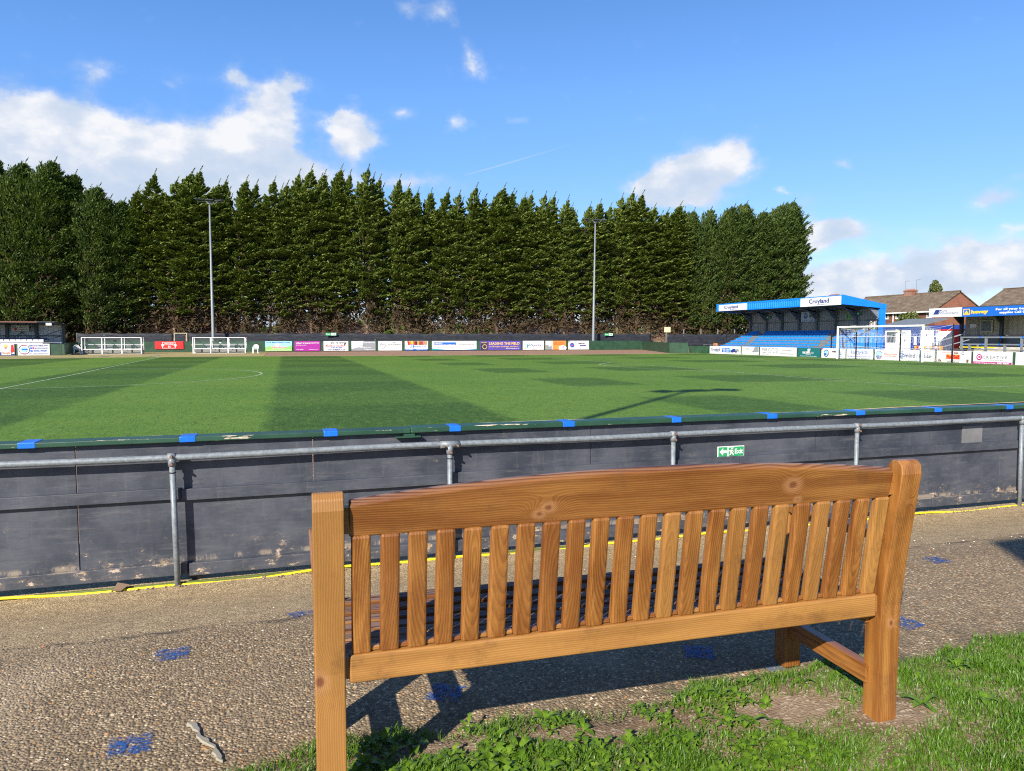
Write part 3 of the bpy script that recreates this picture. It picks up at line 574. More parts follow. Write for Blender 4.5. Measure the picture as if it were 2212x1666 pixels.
for i, (x, lb) in enumerate(((-1.07, 'curled dead brown leaf leaning on the yellow hose left of the handrail post'),)):
    b = MB().add([(x, 4.955, .012), (x + .05, 4.945, .012), (x + .09, 4.985, .035), (x + .02, 5.0, .05), (x + .06, 4.965, .02)], [(0, 1, 4), (1, 2, 4), (2, 3, 4), (3, 0, 4)])
    o = b.build('dead_leaf', flat('dead_leaf_brown', (.17, .11, .07), .8)); so_ = o.modifiers.new('t', 'SOLIDIFY'); so_.thickness = .003; tag(o, lb, 'dead leaf')
# ---- text helper
def text_mesh(s, weight=0., sp=1.0, shear=0.):
    cu = bpy.data.curves.new('lettering', 'FONT'); cu.body = s; cu.size = 1; cu.resolution_u = 2; cu.offset = weight; cu.space_character = sp; cu.shear = shear
    to = bpy.data.objects.new('lettering', cu); C.objects.link(to)
    dg = bpy.context.evaluated_depsgraph_get(); me = bpy.data.meshes.new_from_object(to.evaluated_get(dg))
    v = [tuple(x.co) for x in me.vertices]; f = [tuple(p.vertices) for p in me.polygons]
    bpy.data.objects.remove(to); bpy.data.curves.remove(cu); bpy.data.meshes.remove(me)
    return v, f
def put_text(b, s, x, z, h, y, w=None, align='l', weight=.01, sp=1., shear=0.):
    v, f = text_mesh(s, weight, sp, shear)
    if not v: return
    x0 = min(p[0] for p in v); x1 = max(p[0] for p in v); k = h / .72; kx = k if w is None else w / (x1 - x0)
    off = {'l': 0, 'c': -(x1 - x0) * kx / 2, 'r': -(x1 - x0) * kx}[align]
    b.add([(x + off + (p[0] - x0) * kx, y, z + p[1] * k) for p in v], f)
def oval(b, cx, cz, rx, rz, y, n=24): b.add([(cx + rx * cos(2 * pi * i / n), y, cz + rz * sin(2 * pi * i / n)) for i in range(n)], [tuple(range(n))])
def ring(b, cx, cz, r0, r1, y, n=28): b.add([(cx + r * cos(2 * pi * i / n), y, cz + r * sin(2 * pi * i / n)) for r in (r0, r1) for i in range(n)], [(i, (i + 1) % n, n + (i + 1) % n, n + i) for i in range(n)])
COL = {'w': (.8, .8, .8), 'k': (.03, .03, .035), 'nv': (.02, .04, .2), 'r': (.55, .02, .02), 'g': (.02, .3, .1), 'or': (.75, .25, .05), 'y': (.85, .5, .03), 'lg': (.5, .5, .52), 'gr': (.25, .26, .28), 'teal': (.02, .3, .32),
       'pu': (.33, .02, .27), 'vi': (.09, .06, .33), 'sky': (.3, .6, .8), 'bl': (.01, .12, .5), 'br': (.2, .08, .03), 'mg': (.4, .02, .2), 'pg': (.25, .5, .12), 'skin': (.5, .25, .15), 'dt': (.01, .13, .14), 'tan': (.62, .42, .2)}
def cm(k): return flat('print_' + k, COL[k], .5)
def prints(parent, els, W_, H_, y0=-.004):
    """lettering and logo shapes; fractions of the board's width and height"""
    cut = [i for i, e in enumerate(els) if e[0] == 'n']
    if cut:
        prints(parent, els[cut[0] + 1:], W_, H_, y0 - .0012 * cut[0]); els = els[:cut[0]]
    for kind, nm in [(('s', None), 'logo')] + [(('t', q), 'lettering') for q, e in enumerate(els) if e[0] == 't']:
        kind, only = kind; b = MB(); mats = []; lay = 0
        for eq, e in enumerate(els):
            lay += 1; y = y0 - .0012 * lay; c = e[-1] if not isinstance(e[-1], dict) else e[-2]; kw = e[-1] if isinstance(e[-1], dict) else {}
            if (e[0] == 't') != (kind == 't') or (only is not None and eq != only): continue
            if c not in mats: mats.append(c)
            b.k = mats.index(c)
            if e[0] == 't':
                kk = dict(kw)
                if 'w' in kk: kk['w'] *= W_
                put_text(b, e[1], e[2] * W_, e[3] * H_, e[4] * H_, y, **kk)
            elif e[0] == 'r': b.add([(e[1] * W_, y, e[2] * H_), (e[3] * W_, y, e[2] * H_), (e[3] * W_, y, e[4] * H_), (e[1] * W_, y, e[4] * H_)], [(0, 1, 2, 3)])
            elif e[0] == 'c': oval(b, e[1] * W_, e[2] * H_, e[3] * H_, e[3] * H_, y)
            elif e[0] == 'o': ring(b, e[1] * W_, e[2] * H_, e[3] * H_, e[4] * H_, y)
            elif e[0] == 'p': b.add([(p[0] * W_, y, p[1] * H_) for p in e[1]], [tuple(range(len(e[1])))])
        if b.v: b.build(nm, [cm(c) for c in mats], parent)
# exit sign on the wall
ex = tag(MB().box(0, .254, -.004, 0, 0, .089).build('exit_sign', M['white_banner']), 'small green and white exit sign with left arrow on the wall above the bench', 'exit sign'); ex.location = (3.352, 5.056, .618)
prints(ex, [('r', .03, .07, .36, .93, 'g'), ('p', [(.07, .5), (.2, .85), (.2, .62), (.33, .62), (.33, .38), (.2, .38), (.2, .15)], 'w'), ('r', .6, .07, .97, .93, 'g'), ('t', 'Exit', .635, .3, .46, 'w', {'w': .3, 'weight': .015}), ('r', .4, .12, .58, .88, 'g'),
            ('c', .515, .78, .07, 'w'), ('p', [(.46, .68), (.53, .66), (.52, .42), (.46, .42)], 'w'), ('p', [(.4, .6), (.47, .66), (.46, .58), (.42, .52)], 'w'), ('p', [(.53, .64), (.575, .52), (.56, .48), (.52, .56)], 'w'),
            ('p', [(.46, .44), (.51, .42), (.45, .2), (.41, .16), (.42, .24)], 'w'), ('p', [(.49, .44), (.53, .42), (.565, .28), (.565, .14), (.54, .16), (.53, .28)], 'w')], .254, .089, -.0042)
# ================================================================ BENCH
bench = empty('garden_bench', (.992, 1.89, .297), radians(-1.6), 'varnished honey coloured wooden bench seen from behind with slatted back and arched top rail', 'bench')
HX = .898
def post_side(dx):
    return [(-.03, 0.0), (.032, 0.0), (.034, .43), (-.045 + .03, .91), (-.055, .935), (-.083, .935), (-.103, .91), (-.033, .42)]
def rear_post(sx, mat, nm='rear_leg'):
    prof = [(.038, 0.012), (.04, .43), (.018, .62), (-.026, .865), (-.036, .893), (-.055, .912), (-.078, .912), (-.094, .898), (-.098, .87), (-.058, .62), (-.032, .42), (-.03, .012)]
    return MB().prismx(prof, sx - .039, sx + .039).build(nm, mat, bench, bevel=.004, seg=3)
rear_post(-HX, M['wood_postl']); rear_post(HX, M['wood_postr'])
for sx in (-HX - .005, HX - .03):
    MB().box(sx - .035, sx + .035, .415, .483, .012, .655).build('front_leg', M['wood_z'], bench, bevel=.004, seg=3)
    b = MB(); n = 14   # arm: flat board, hollowed a little along the top, broader in front
    for i in range(n + 1):
        f = i / n; y = -.035 + .585 * f; z = .672 - .014 * sin(pi * f) + (.0 if f < .9 else -.01 * (f - .9) * 10); hw = .034 + .011 * f
        b.v += [(sx - hw, y, z - .03), (sx + hw, y, z - .03), (sx + hw, y, z), (sx - hw, y, z)]
    for i in range(n): 
        for k in range(4): b.f.append((i * 4 + k, i * 4 + (k + 1) % 4, (i + 1) * 4 + (k + 1) % 4, (i + 1) * 4 + k)); b.mi.append(0)
    b.f += [(3, 2, 1, 0), (n * 4, n * 4 + 1, n * 4 + 2, n * 4 + 3)]; b.mi += [0, 0]
    b.build('arm_rest', M['wood_y'], bench, bevel=.004)
    MB().bar((sx, .015, .17), (sx, .43, .17), .038, .062).build('side_stretcher', M['wood_y'], bench, bevel=.003)
    MB().bar((sx * .999, .02, .375), (sx * .999, .43, .375), .04, .06).build('side_rail', M['wood_y'], bench, bevel=.003)
b = MB(); n = 60; yb = (-.062, -.012)    # arched top rail
def arch(u):
    a = abs(u) / HX; return .882 + .052 * (1 - a ** 2.1)
for i in range(n + 1):
    x = -HX + .052 + (2 * HX - .104) * i / n; zt = arch(x); zb = .79
    lean = lambda z: -.0 - (z - .79) * .17
    b.v += [(x, -.072 + lean(zb) + .012, zb), (x, -.072 + lean(zt) + .012, zt - .013), (x, -.045 + lean(zt), zt + .001), (x, -.018 + lean(zt), zt - .003), (x, -.02 + lean(zb), zb)]
for i in range(n):
    for k in range(5): b.f.append((i * 5 + k, i * 5 + (k + 1) % 5, (i + 1) * 5 + (k + 1) % 5, (i + 1) * 5 + k)); b.mi.append(0)
b.f += [(4, 3, 2, 1, 0), (n * 5, n * 5 + 1, n * 5 + 2, n * 5 + 3, n * 5 + 4)]; b.mi += [0, 0]
tr_ = b.build('top_rail', M['wood_top'], bench, bevel=.005, seg=3)
MB().box(-HX + .03, HX - .03, -.062, -.03, .8, .868).build('tenon', M['wood_x'], bench)
MB().box(-HX + .05, HX - .05, -.022, .024, .384, .46).build('lower_rail', M['wood_x'], bench, bevel=.006, seg=3)
MB().box(-HX + .03, HX - .03, -.012, .018, .395, .45).build('tenon', M['wood_x'], bench)
sl0 = None
for i in range(23):
    x = -.816 + .0745 * i
    if sl0 is None:
        b = MB(); b.bar((0, .0, -.168), (0, -.052, .168), .05, .028, up=(0, 1, 0)); sl0 = b.build('back_slat', M['wood_z'], bench, bevel=.007, seg=2); s = sl0
    else: s = sl0.copy(); C.objects.link(s)
    s.parent = bench; s.location = (x + rnd.uniform(-.001, .001), .0, .627)
sx0 = None
for i in range(22):   # small spacers between the slats on the lower rail
    x = -.816 + .0745 * (i + .5)
    if sx0 is None: sx0 = MB().box(-.0125, .0125, -.006, .014, 0, .012).build('slat_spacer', M['wood_x'], bench, bevel=.003); s = sx0
    else: s = sx0.copy(); C.objects.link(s)
    s.parent = bench; s.location = (x, 0, .462)
ss = None
for i in range(7):
    y = .052 + i * .0665; z = .418 + .004 * (i - 3) ** 2 * .35
    if ss is None: ss = MB().box(-HX + .04, HX - .055, -.0265, .0265, -.011, .011).build('seat_slat', M['wood_seat'], bench, bevel=.005, seg=2); s = ss
    else: s = ss.copy(); C.objects.link(s)
    s.parent = bench; s.location = (0, y, z)
MB().box(-HX + .04, HX - .06, .44, .478, .335, .405).build('front_rail', M['wood_x'], bench, bevel=.005)
for x in (-.3, .3): MB().box(x - .02, x + .02, -.0, .45, .378, .404).build('seat_bearer', M['wood_y'], bench, bevel=.003)
for sx, y0 in ((HX, -.03), (-HX, -.03)):
    MB().box(sx - .033, sx + .033, y0, y0 + .058, -.02, .0125).build('metal_foot', M['galv'], bench)
b = MB().box(HX - .125, HX - .06, .42, .46, .0, .004); b.build('fixing_plate', M['galv_dull'], bench)
MB().box(-HX - .04, -HX + .03, .42, .47, .0, .012).build('metal_foot', M['galv'], bench)
# ================================================================ FAR SIDE
def board(name, label, x0, x1, z0, z1, y, col, els, group, facing='n', cat='advert board', wob=.012):
    """a printed banner; facing 'n' looks along -y (far touchline), 'e' looks along -x (goal end: x0, x1 are then y values, high first)"""
    W_ = abs(x1 - x0); H_ = z1 - z0; b = MB(); nx = 14; nz = 4
    th = .03
    for q in (0, 1):
        for i in range(nx + 1):
            for j in range(nz + 1):
                f = i / nx; g = j / nz
                yy = (rnd.uniform(-wob, 0) * .5 - wob * .3 * sin(f * 9 + x0)) if q == 0 and 0 < i < nx and 0 < j < nz else (0 if q == 0 else th)
                b.v.append((f * W_, yy * .6, g * H_) if q == 0 else (f * W_, th, g * H_))
    m_ = nz + 1; o2 = (nx + 1) * m_
    for i in range(nx):
        for j in range(nz):
            a = i * m_ + j; b.f.append((a, a + m_, a + m_ + 1, a + 1)); a += o2; b.f.append((a, a + 1, a + m_ + 1, a + m_)); b.mi += [0, 0]
    for i in range(nx): 
        for j in (0, nz): a = i * m_ + j; b.f.append((a, a + m_, a + m_ + o2, a + o2)); b.mi.append(0)
    for j in range(nz):
        for i in (0, nx): a = i * m_ + j; b.f.append((a, a + 1, a + 1 + o2, a + o2)); b.mi.append(0)
    o = b.build(name, M['white_banner'] if col == 'w' else cm(col))
    if facing == 'n': o.location = (x0, y, z0)
    else: o.location = (y, x0, z0); o.rotation_euler = (0, 0, -pi / 2)
    tag(o, label, cat, group); prints(o, els, W_, H_, -.022); return o
FG = 'advert boards along the far touchline'; EG = 'advert boards along the goal end'
FZ = (.06, 1.17)
def fb(label, x0, x1, col, els): return board('advert_board', label, x0, x1, FZ[0], FZ[1], 84.93, col, els, FG)
# low green hoarding that carries the boards
def hoard(x0, x1, y, z1, name, label, step=2.44):
    h = empty(name, ((x0 + x1) / 2, y, 0), 0, label, 'hoarding'); hw = (x1 - x0) / 2; x = -hw; k = 0
    while x < hw - .01:
        e = min(hw, x + step); MB().box(x + .008, e - .008, 0, .04, .01, z1 - .02 * (k % 2) * .6).build('panel', M['green_board'], h); x = e; k += 1
    MB().box(-hw, hw, -.02, .07, z1, z1 + .03).build('capping', M['green_board'], h); return h
hoard(-20.6, 44.6, 84.98, 1.15, 'hoarding', 'long dark green hoarding behind the boards of the far touchline')
h = hoard(-34, -19.1, 74.06, .98, 'hoarding', 'green hoarding in front of the small grey seated stand at far left')
h2 = empty('hoarding', (-19.05, 74.1, 0), radians(90 + 8.3), 'green hoarding stepping back beside the small grey seated stand', 'hoarding')
MB().box(0, 10.9, 0, .04, .02, 1.1).build('panel', M['green_board'], h2)
def wallseg(p, q, z1, label):
    p = Vector(p); q = Vector(q); L = (q - p).length; h = empty('hoarding', (*p, 0), atan2(q.y - p.y, q.x - p.x), label, 'hoarding')
    n = max(1, round(L / 2.2))
    for i in range(n): MB().box(L * i / n + .01, L * (i + 1) / n - .01, 0, .04, -.02, z1 - .02 * (i % 2)).build('panel', M['green_board'], h)
wallseg((44.6, 84.9), (38.05, 66.4), 1.08, 'green hoarding turning towards the pitch past the last far board')
wallseg((38.05, 66.4), (39.9, 65.8), 1.05, 'short tall green hoarding panel at the far right pitch corner')
wallseg((39.95, 65.8), (40.35, 62.75), .72, 'low green hoarding left of the first board of the goal end')
fb('blue and green board with a caravan drawing beside the white chair', -2.23, .62, 'sky', [('p', [(0, 0), (0, .42), (.3, .55), (.6, .4), (1, .5), (1, 0)], 'pg'), ('c', .46, .62, .17, 'w'), ('c', .4, .62, .12, 'w'), ('r', .22, .28, .78, .48, 'w'), ('r', .23, .3, .77, .46, 'r'), ('t', 'THE LEISURE COMPANY', .24, .31, .13, 'w', {'w': .52}), ('t', "St. Ives' Biggest Camping & Caravan", .04, .84, .1, 'nv', {'w': .9}), ('t', 'Stans Ad Function Tel 01933 681526', .05, .06, .1, 'w', {'w': .9})])
fb('plain purple board with small white lettering', .92, 3.72, 'pu', [('t', 'wilson browne', .05, .74, .16, 'w', {'w': .55, 'weight': .02}), ('t', 'SOLICITORS', .62, .74, .15, 'w', {'w': .34, 'weight': 0}), ('t', 'At the help you need', .05, .56, .09, 'w', {'w': .4}), ('t', '01933 000000', .06, .12, .07, 'w', {'w': .28}), ('t', 'wilsonbrowne.co.uk', .55, .12, .07, 'w', {'w': .36})])
fb('white board with large red and black slanted lettering', 4.09, 6.86, 'w', [('p', [(.1, .55), (.2, .86), (.92, .86), (.86, .55)], 'k'), ('p', [(.06, .46), (.12, .6), (.86, .6), (.84, .46)], 'r'), ('t', 'Shellplant', .14, .56, .3, 'w', {'w': .7, 'weight': .05, 'shear': .2}), ('t', '01604 811309', .28, .26, .12, 'bl', {'w': .45, 'weight': .03}), ('t', 'www.shellplant.co.uk', .16, .07, .12, 'nv', {'w': .7, 'weight': .02})])
fb('board half dark grey and half white with faint lettering', 7.22, 9.98, 'w', [('p', [(.42, 0), (.5, 1), (1, 1), (1, 0)], 'gr'), ('p', [(0, 0), (0, .18), (.3, .36), (.5, .3), (.5, 0)], 'gr'), ('t', 'www.construct.org', .52, .8, .12, 'w', {'w': .44}), ('t', 'construct', .38, .54, .14, 'gr', {'w': .2}), ('r', .5, .25, .56, .38, 'w'), ('t', 'Structures', .6, .27, .1, 'w', {'w': .2}), ('t', 'info@construct.org', .55, .08, .09, 'w', {'w': .4})])
fb('white board with a thin round badge at its left', 10.3, 13.07, 'w', [('o', .18, .52, .26, .3, 'gr'), ('t', 'PARTS', .11, .55, .1, 'k', {'w': .15}), ('t', 'P M B', .62, .78, .1, 'k', {'w': .09}), ('t', 'Solid Wall Unit Management', .38, .63, .09, 'k', {'w': .56}), ('t', 'http://www.pmb.co.uk', .42, .48, .07, 'gr', {'w': .45}), ('t', '07000 000000  enquiries@pmb.co.uk', .5, .34, .06, 'gr', {'w': .4})])
fb('board with a row of coloured books above a blue monogram', 13.4, 16.18, 'w', [('p', [(.1 + .085 * i, .98), (.19 + .085 * i, .98), (.21 + .08 * i, .58 + .03 * (i % 3)), (.14 + .08 * i, .55 + .03 * (i % 2))], c) for i, c in enumerate(['r', 'or', 'y', 'r', 'k', 'or', 'br', 'r', 'gr', 'or', 'k'][:10])] + [('c', .3, .45, .22, 'w'), ('o', .3, .45, .17, .22, 'bl'), ('t', 'H', .27, .32, .3, 'bl'), ('t', 'Heckford & Co Ltd', .4, .35, .13, 'bl', {'w': .5}), ('r', 0, 0, 1, .14, 'bl'), ('t', '01933 000000', .04, .04, .07, 'w', {'w': .3}), ('t', 'info@heckford.co.uk', .5, .04, .07, 'w', {'w': .45})])
fb('long white board with a blue header and teal wave along its foot', 16.66, 22.16, 'w', [('p', [(0, 0), (0, .2), (.3, .05), (.7, .02), (1, .12), (1, 0)], 'teal'), ('p', [(0, 0), (.3, .05), (.7, .04), (1, .06), (1, 0)], 'bl'), ('r', .04, .58, .53, .85, 'bl'), ('t', 'CONFIANCE', .05, .66, .15, 'w', {'w': .18, 'weight': .02}), ('t', 'SELLERS   MANUFACTURERS   CONSERVATORIES', .05, .6, .05, 'w', {'w': .46}), ('t', 'www.confianceproducts.co.uk', .59, .58, .1, 'gr', {'w': .36}), ('t', 'Aluminium  uPVC  Glass Bricklayer  Conservatories Roof Doormaster', .1, .3, .09, 'gr', {'w': .8})])
fb('violet board with a gold badge and gold lettering', 22.58, 27.84, 'vi', [('r', .02, .04, .18, .92, 'k'), ('t', 'MARSH', .03, .76, .13, 'tan', {'w': .14, 'weight': .02}), ('o', .115, .36, .2, .26, 'tan'), ('c', .135, .36, .13, 'k'), ('t', 'LEADING THE FIELD', .22, .58, .27, 'tan', {'w': .75, 'weight': .035}), ('t', 'in off-mains drainage products', .22, .3, .17, 'tan', {'w': .72, 'weight': .02}), ('t', 'marshindustries.co.uk', .63, .1, .1, 'w', {'w': .33})])
fb('white board with a round teal mark before slanted grey lettering', 28.11, 30.89, 'w', [('p', [(.08, .1), (.16, .95), (.2, .95), (.12, .1)], 'lg'), ('c', .26, .56, .14, 'teal'), ('p', [(.18, .2), (.19, .5), (.25, .5), (.21, .2)], 'teal'), ('c', .26, .57, .06, 'w'), ('t', 'Payority', .36, .4, .27, 'nv', {'w': .5, 'weight': .0, 'shear': .1}), ('t', 'www.payority.co.uk', .4, .06, .06, 'gr', {'w': .25})])
fb('orange board with a grey photograph and a white cloud', 31.09, 33.88, 'or', [('r', 0, 0, .36, 1, 'lg'), ('p', [(0, 0), (0, .5), (.1, .6), (.2, .3), (.3, .45), (.33, 0)], 'gr'), ('r', .06, .55, .25, .92, 'w'), ('n', 0), ('t', 'Conflicted, dedicated, and', .4, .82, .08, 'r', {'w': .5}), ('t', 'confident, define our work', .4, .7, .08, 'r', {'w': .5}), ('t', 'business can help you grow', .4, .58, .08, 'r', {'w': .45}), ('c', .72, .22, .2, 'w'), ('c', .84, .28, .24, 'w'), ('c', .94, .2, .2, 'w'), ('r', .66, .0, 1, .2, 'w'), ('o', .84, .28, .08, .13, 'r')])
fb('white board with a small round crest, last before the plain green hoarding', 34.2, 37.04, 'w', [('p', [(0, .8), (0, 1), (.08, 1)], 'gr'), ('n', 0), ('o', .18, .5, .2, .26, 'nv'), ('c', .18, .5, .19, 'bl'), ('r', .12, .44, .24, .52, 'r'), ('t', 'macron', .48, .66, .16, 'k', {'w': .3, 'weight': .04}), ('r', .55, .42, .85, .52, 'nv'), ('t', 'Official Sportswear Supplier', .52, .28, .07, 'nv', {'w': .35}), ('t', 'www.macron.com', .52, .14, .06, 'nv', {'w': .35})])
board('advert_board', 'red board with a white framed title between the two dugouts', -13.41, -10.6, .34, 1.17, 84.9, 'r', [('r', .26, .1, .72, .14, 'w'), ('r', .26, .86, .72, .9, 'w'), ('r', .26, .1, .275, .9, 'w'), ('r', .705, .1, .72, .9, 'w'), ('o', .27, .5, .1, .16, 'w'), ('o', .71, .5, .1, .16, 'w'), ('t', 'PITCHING', .34, .52, .26, 'w', {'w': .31, 'weight': .01}), ('t', 'IN', .46, .18, .27, 'w', {'w': .08, 'weight': .02})], FG)
board('advert_board', 'white board with a blue round radio badge at far left', -22.74, -20.27, .0, 1.03, 74.0, 'w', [('o', .2, .5, .38, .42, 'nv'), ('c', .2, .52, .24, 'sky'), ('r', .12, .44, .3, .58, 'bl'), ('t', 'RADIO', .13, .8, .1, 'r', {'w': .14}), ('t', 'DIAMONDS', .11, .14, .09, 'r', {'w': .18}), ('t', 'LISTEN LIVE, HOME & AWAY', .34, .78, .11, 'nv', {'w': .62, 'weight': .03, 'shear': .15}), ('r', .39, .56, .44, .7, 'bl'), ('r', .46, .56, .51, .7, 'pu'), ('t', '@RADIODIAMONDS', .53, .57, .12, 'nv', {'w': .43, 'weight': .01}), ('r', .39, .32, .46, .45, 'bl'), ('t', '07786 777647', .49, .32, .15, 'bl', {'w': .43, 'weight': .03}), ('t', 'MIXLR.COM/RADIODIAMONDSRUFC', .34, .09, .09, 'nv', {'w': .63, 'weight': .02})], FG)
board('advert_board', 'board showing a workman in a striped shirt and yellow helmet', -25.9, -22.99, .0, 1.03, 74.0, 'w', [('p', [(.62, .2), (.8, .75), (1, 1), (1, .1)], 'lg'), ('p', [(.5, 0), (.5, .2), (.66, .3), (1, .12), (1, 0)], 'nv'), ('p', [(.9, .2), (.92, .9), (.98, .95), (1, .3)], 'r'), ('p', [(.66, .04), (.67, .5), (.74, .62), (.8, .62), (.88, .5), (.9, .04)], 'w')] + [('p', [(.68 + .03 * i, .06), (.685 + .03 * i, .55), (.69 + .03 * i, .55), (.69 + .03 * i, .06)], 'k') for i in range(7)] + [('p', [(.67, .16), (.7, .3), (.84, .14), (.82, .08)], 'skin'), ('p', [(.88, .16), (.86, .3), (.72, .16), (.74, .09)], 'skin'), ('c', .775, .7, .1, 'skin'), ('p', [(.74, .64), (.775, .56), (.81, .64), (.775, .66)], 'k'), ('p', [(.735, .76), (.745, .9), (.775, .96), (.805, .9), (.82, .76)], 'y')], FG)
# goal end boards --------------------------------------------------------
def eb(label, y0, y1, col, els): return board('advert_board', label, y0, y1, -.02, .75, 40.4, col, els, EG, 'e')
eb('white board with a blue panel of cars, leftmost of the goal end', 62.6, 57.5, 'w', [('t', 'Croyland', .05, .42, .34, 'nv', {'w': .3, 'weight': .02}), ('t', 'CAR MEGASTORE', .2, .3, .07, 'nv', {'w': .14}), ('p', [(.41, .3), (.42, .82), (.68, .84), (.72, .6), (.7, .22)], 'sky'), ('p', [(.42, .28), (.43, .78), (.66, .8), (.68, .28)], 'bl'), ('t', 'MORE THAN', .44, .56, .15, 'w', {'w': .2, 'weight': .03}), ('t', 'JUST CARS', .46, .34, .15, 'w', {'w': .18, 'weight': .03}),
   ('p', [(.7, .3), (.7, .5), (.74, .55), (.77, .7), (.84, .7), (.88, .5), (.9, .46), (.9, .3)], 'nv'), ('p', [(.84, .42), (.87, .66), (.94, .68), (.97, .5), (.97, .42)], 'gr'), ('c', .75, .3, .1, 'k'), ('c', .87, .3, .1, 'k')])
eb('grey and white board with small pale lettering beside the board of cars', 57.3, 54.8, 'w', [('p', [(.5, .4), (.82, 1), (1, 1), (1, .4)], 'gr'), ('p', [(.52, .42), (.72, .78), (.76, .7), (.62, .42)], 'w'), ('r', 0, 0, 1, .22, 'lg'), ('t', 'Steel Security', .18, .78, .08, 'gr', {'w': .3}), ('t', 'Fire Protection', .18, .66, .08, 'gr', {'w': .3}), ('t', 'Electrical   Security   Fire', .1, .07, .08, 'w', {'w': .8})])
eb('long white board with thin grey capital lettering', 54.6, 49.8, 'w', [('t', 'PIROTO', .06, .52, .38, 'gr', {'w': .46, 'weight': -.005}), ('t', 'LABELLING LIMITED', .06, .33, .1, 'gr', {'w': .47}), ('t', 'Tel: 01604 646600', .63, .62, .13, 'gr', {'w': .25}), ('t', 'www.piroto-labelling.com', .58, .26, .13, 'gr', {'w': .36}), ('t', 'Bespoke self adhesive printers of labels', .07, .12, .07, 'gr', {'w': .4})])
eb('dark teal board with a white squirrel mark', 49.55, 47.05, 'dt', [('c', .48, .8, .12, 'w'), ('c', .43, .76, .05, 'dt'), ('p', [(.45, .58), (.46, .76), (.54, .82), (.57, .7), (.52, .6)], 'w'), ('c', .56, .86, .07, 'w'), ('t', 'CHILTERN', .2, .4, .2, 'w', {'w': .34, 'weight': .04}), ('t', 'OAK', .55, .4, .2, 'lg', {'w': .2}), ('t', 'FURNITURE STORES', .38, .27, .06, 'w', {'w': .22}), ('t', 'Bespoke Oak Furniture for your Home', .12, .1, .08, 'w', {'w': .75})])
eb('white board with a round crest behind the left goal post', 46.87, 44.35, 'w', [('o', .22, .5, .3, .36, 'nv'), ('c', .22, .5, .28, 'sky'), ('r', .13, .3, .22, .5, 'bl'), ('r', .22, .36, .31, .44, 'r'), ('t', 'macron', .46, .62, .2, 'k', {'w': .35, 'weight': .04}), ('r', .66, .42, .88, .5, 'bl'), ('t', 'Official Supplier', .62, .2, .08, 'gr', {'w': .3}), ('p', [(0, .8), (0, 1), (.1, 1)], 'mg')])
eb('white board with large thin blue lettering seen through the net', 44.2, 41.65, 'w', [('t', 'Larravelta', .2, .56, .34, 'bl', {'w': .62, 'weight': 0}), ('t', 't. 01933 232 623', .33, .42, .09, 'bl', {'w': .3}), ('t', 'Manufacturers of Specialised Adhesive Tapes', .06, .24, .11, 'bl', {'w': .88}), ('t', 'www.larravelta.co.uk  www.tapes.com', .1, .06, .09, 'nv', {'w': .8})])
eb('long white board with a crest, red lettering and a blue scribbled flower', 41.45, 36.5, 'w', [('o', .08, .5, .34, .38, 'nv'), ('c', .08, .52, .3, 'sky'), ('r', .04, .14, .08, .45, 'bl'), ('r', .08, .18, .12, .25, 'r'), ('r', .08, .32, .12, .38, 'r'), ('t', 'AFC Rushden & Diamonds', .165, .54, .11, 'r', {'w': .24, 'weight': .02}), ('t', 'are proud to support', .19, .38, .11, 'r', {'w': .19, 'weight': .02}),
   ('o', .47, .55, .1, .14, 'bl'), ('o', .49, .75, .08, .12, 'bl'), ('o', .51, .5, .08, .13, 'bl'), ('o', .455, .4, .07, .11, 'bl'), ('o', .49, .3, .06, .1, 'bl'), ('t', 'mind', .535, .36, .36, 'nv', {'w': .17, 'weight': .012}), ('r', .735, .2, .74, .75, 'nv'), ('t', 'Rushden', .77, .36, .3, 'nv', {'w': .2, 'weight': .005}), ('t', 'for better mental health', .56, .1, .06, 'nv', {'w': .18})])
eb('white board with chunky red lettering right of the goal', 36.3, 33.85, 'w', [('p', [(.28, .32), (.29, .7), (.69, .7), (.7, .32)], 'or'), ('t', 'Fuel', .31, .36, .3, 'r', {'w': .18, 'weight': .06}), ('t', 'Sell', .5, .36, .3, 'r', {'w': .18, 'weight': .06}), ('p', [(.03, .1), (.09, .36), (.17, .1)], 'br'), ('r', .52, .79, .65, .87, 'br'), ('p', [(.89, .08), (.885, .32), (.95, .32), (.945, .08)], 'br'), ('o', .78, .84, .09, .13, 'gr'), ('t', 'Proud to be partners', .18, .82, .07, 'r', {'w': .28}), ('t', 'The Premier Property Services in Northampton', .2, .2, .05, 'gr', {'w': .52}), ('t', 'www.fuel-sell.co.uk', .32, .06, .1, 'k', {'w': .36})])
eb('white board with a magenta round mark and magenta foot strip', 33.7, 31.2, 'w', [('r', 0, 0, 1, .19, 'mg'), ('c', .17, .55, .24, 'mg'), ('o', .17, .55, .09, .15, 'w'), ('r', .2, .5, .24, .6, 'mg')] + [('r', .02 + .021 * i, .62 + .07 * (i * 3 % 5), .03 + .021 * i, .65 + .07 * (i * 3 % 5), 'mg') for i in range(6)] + [('t', 'CREATIVE', .26, .47, .21, 'gr', {'w': .63, 'weight': 0, 'sp': 1.2}), ('t', 'DESIGNS & DISPLAYS', .34, .32, .08, 'gr', {'w': .45}), ('t', 'For All Types Of Signage And Displays', .04, .05, .09, 'w', {'w': .56, 'weight': .01}), ('t', '01933 356391', .64, .05, .12, 'w', {'w': .3, 'weight': .03})])
eb('white board with faint grey script, rightmost of the goal end', 31.0, 28.4, 'w', [('t', 'TC', .2, .5, .36, 'lg', {'w': .14}), ('t', 'www', .22, .2, .1, 'gr'), ('t', '01933', .22, .06, .12, 'teal', {'w': .2})])
eh = empty('hoarding', (40.44, 45, 0), 0, 'dark green hoarding carrying the boards of the goal end', 'hoarding')
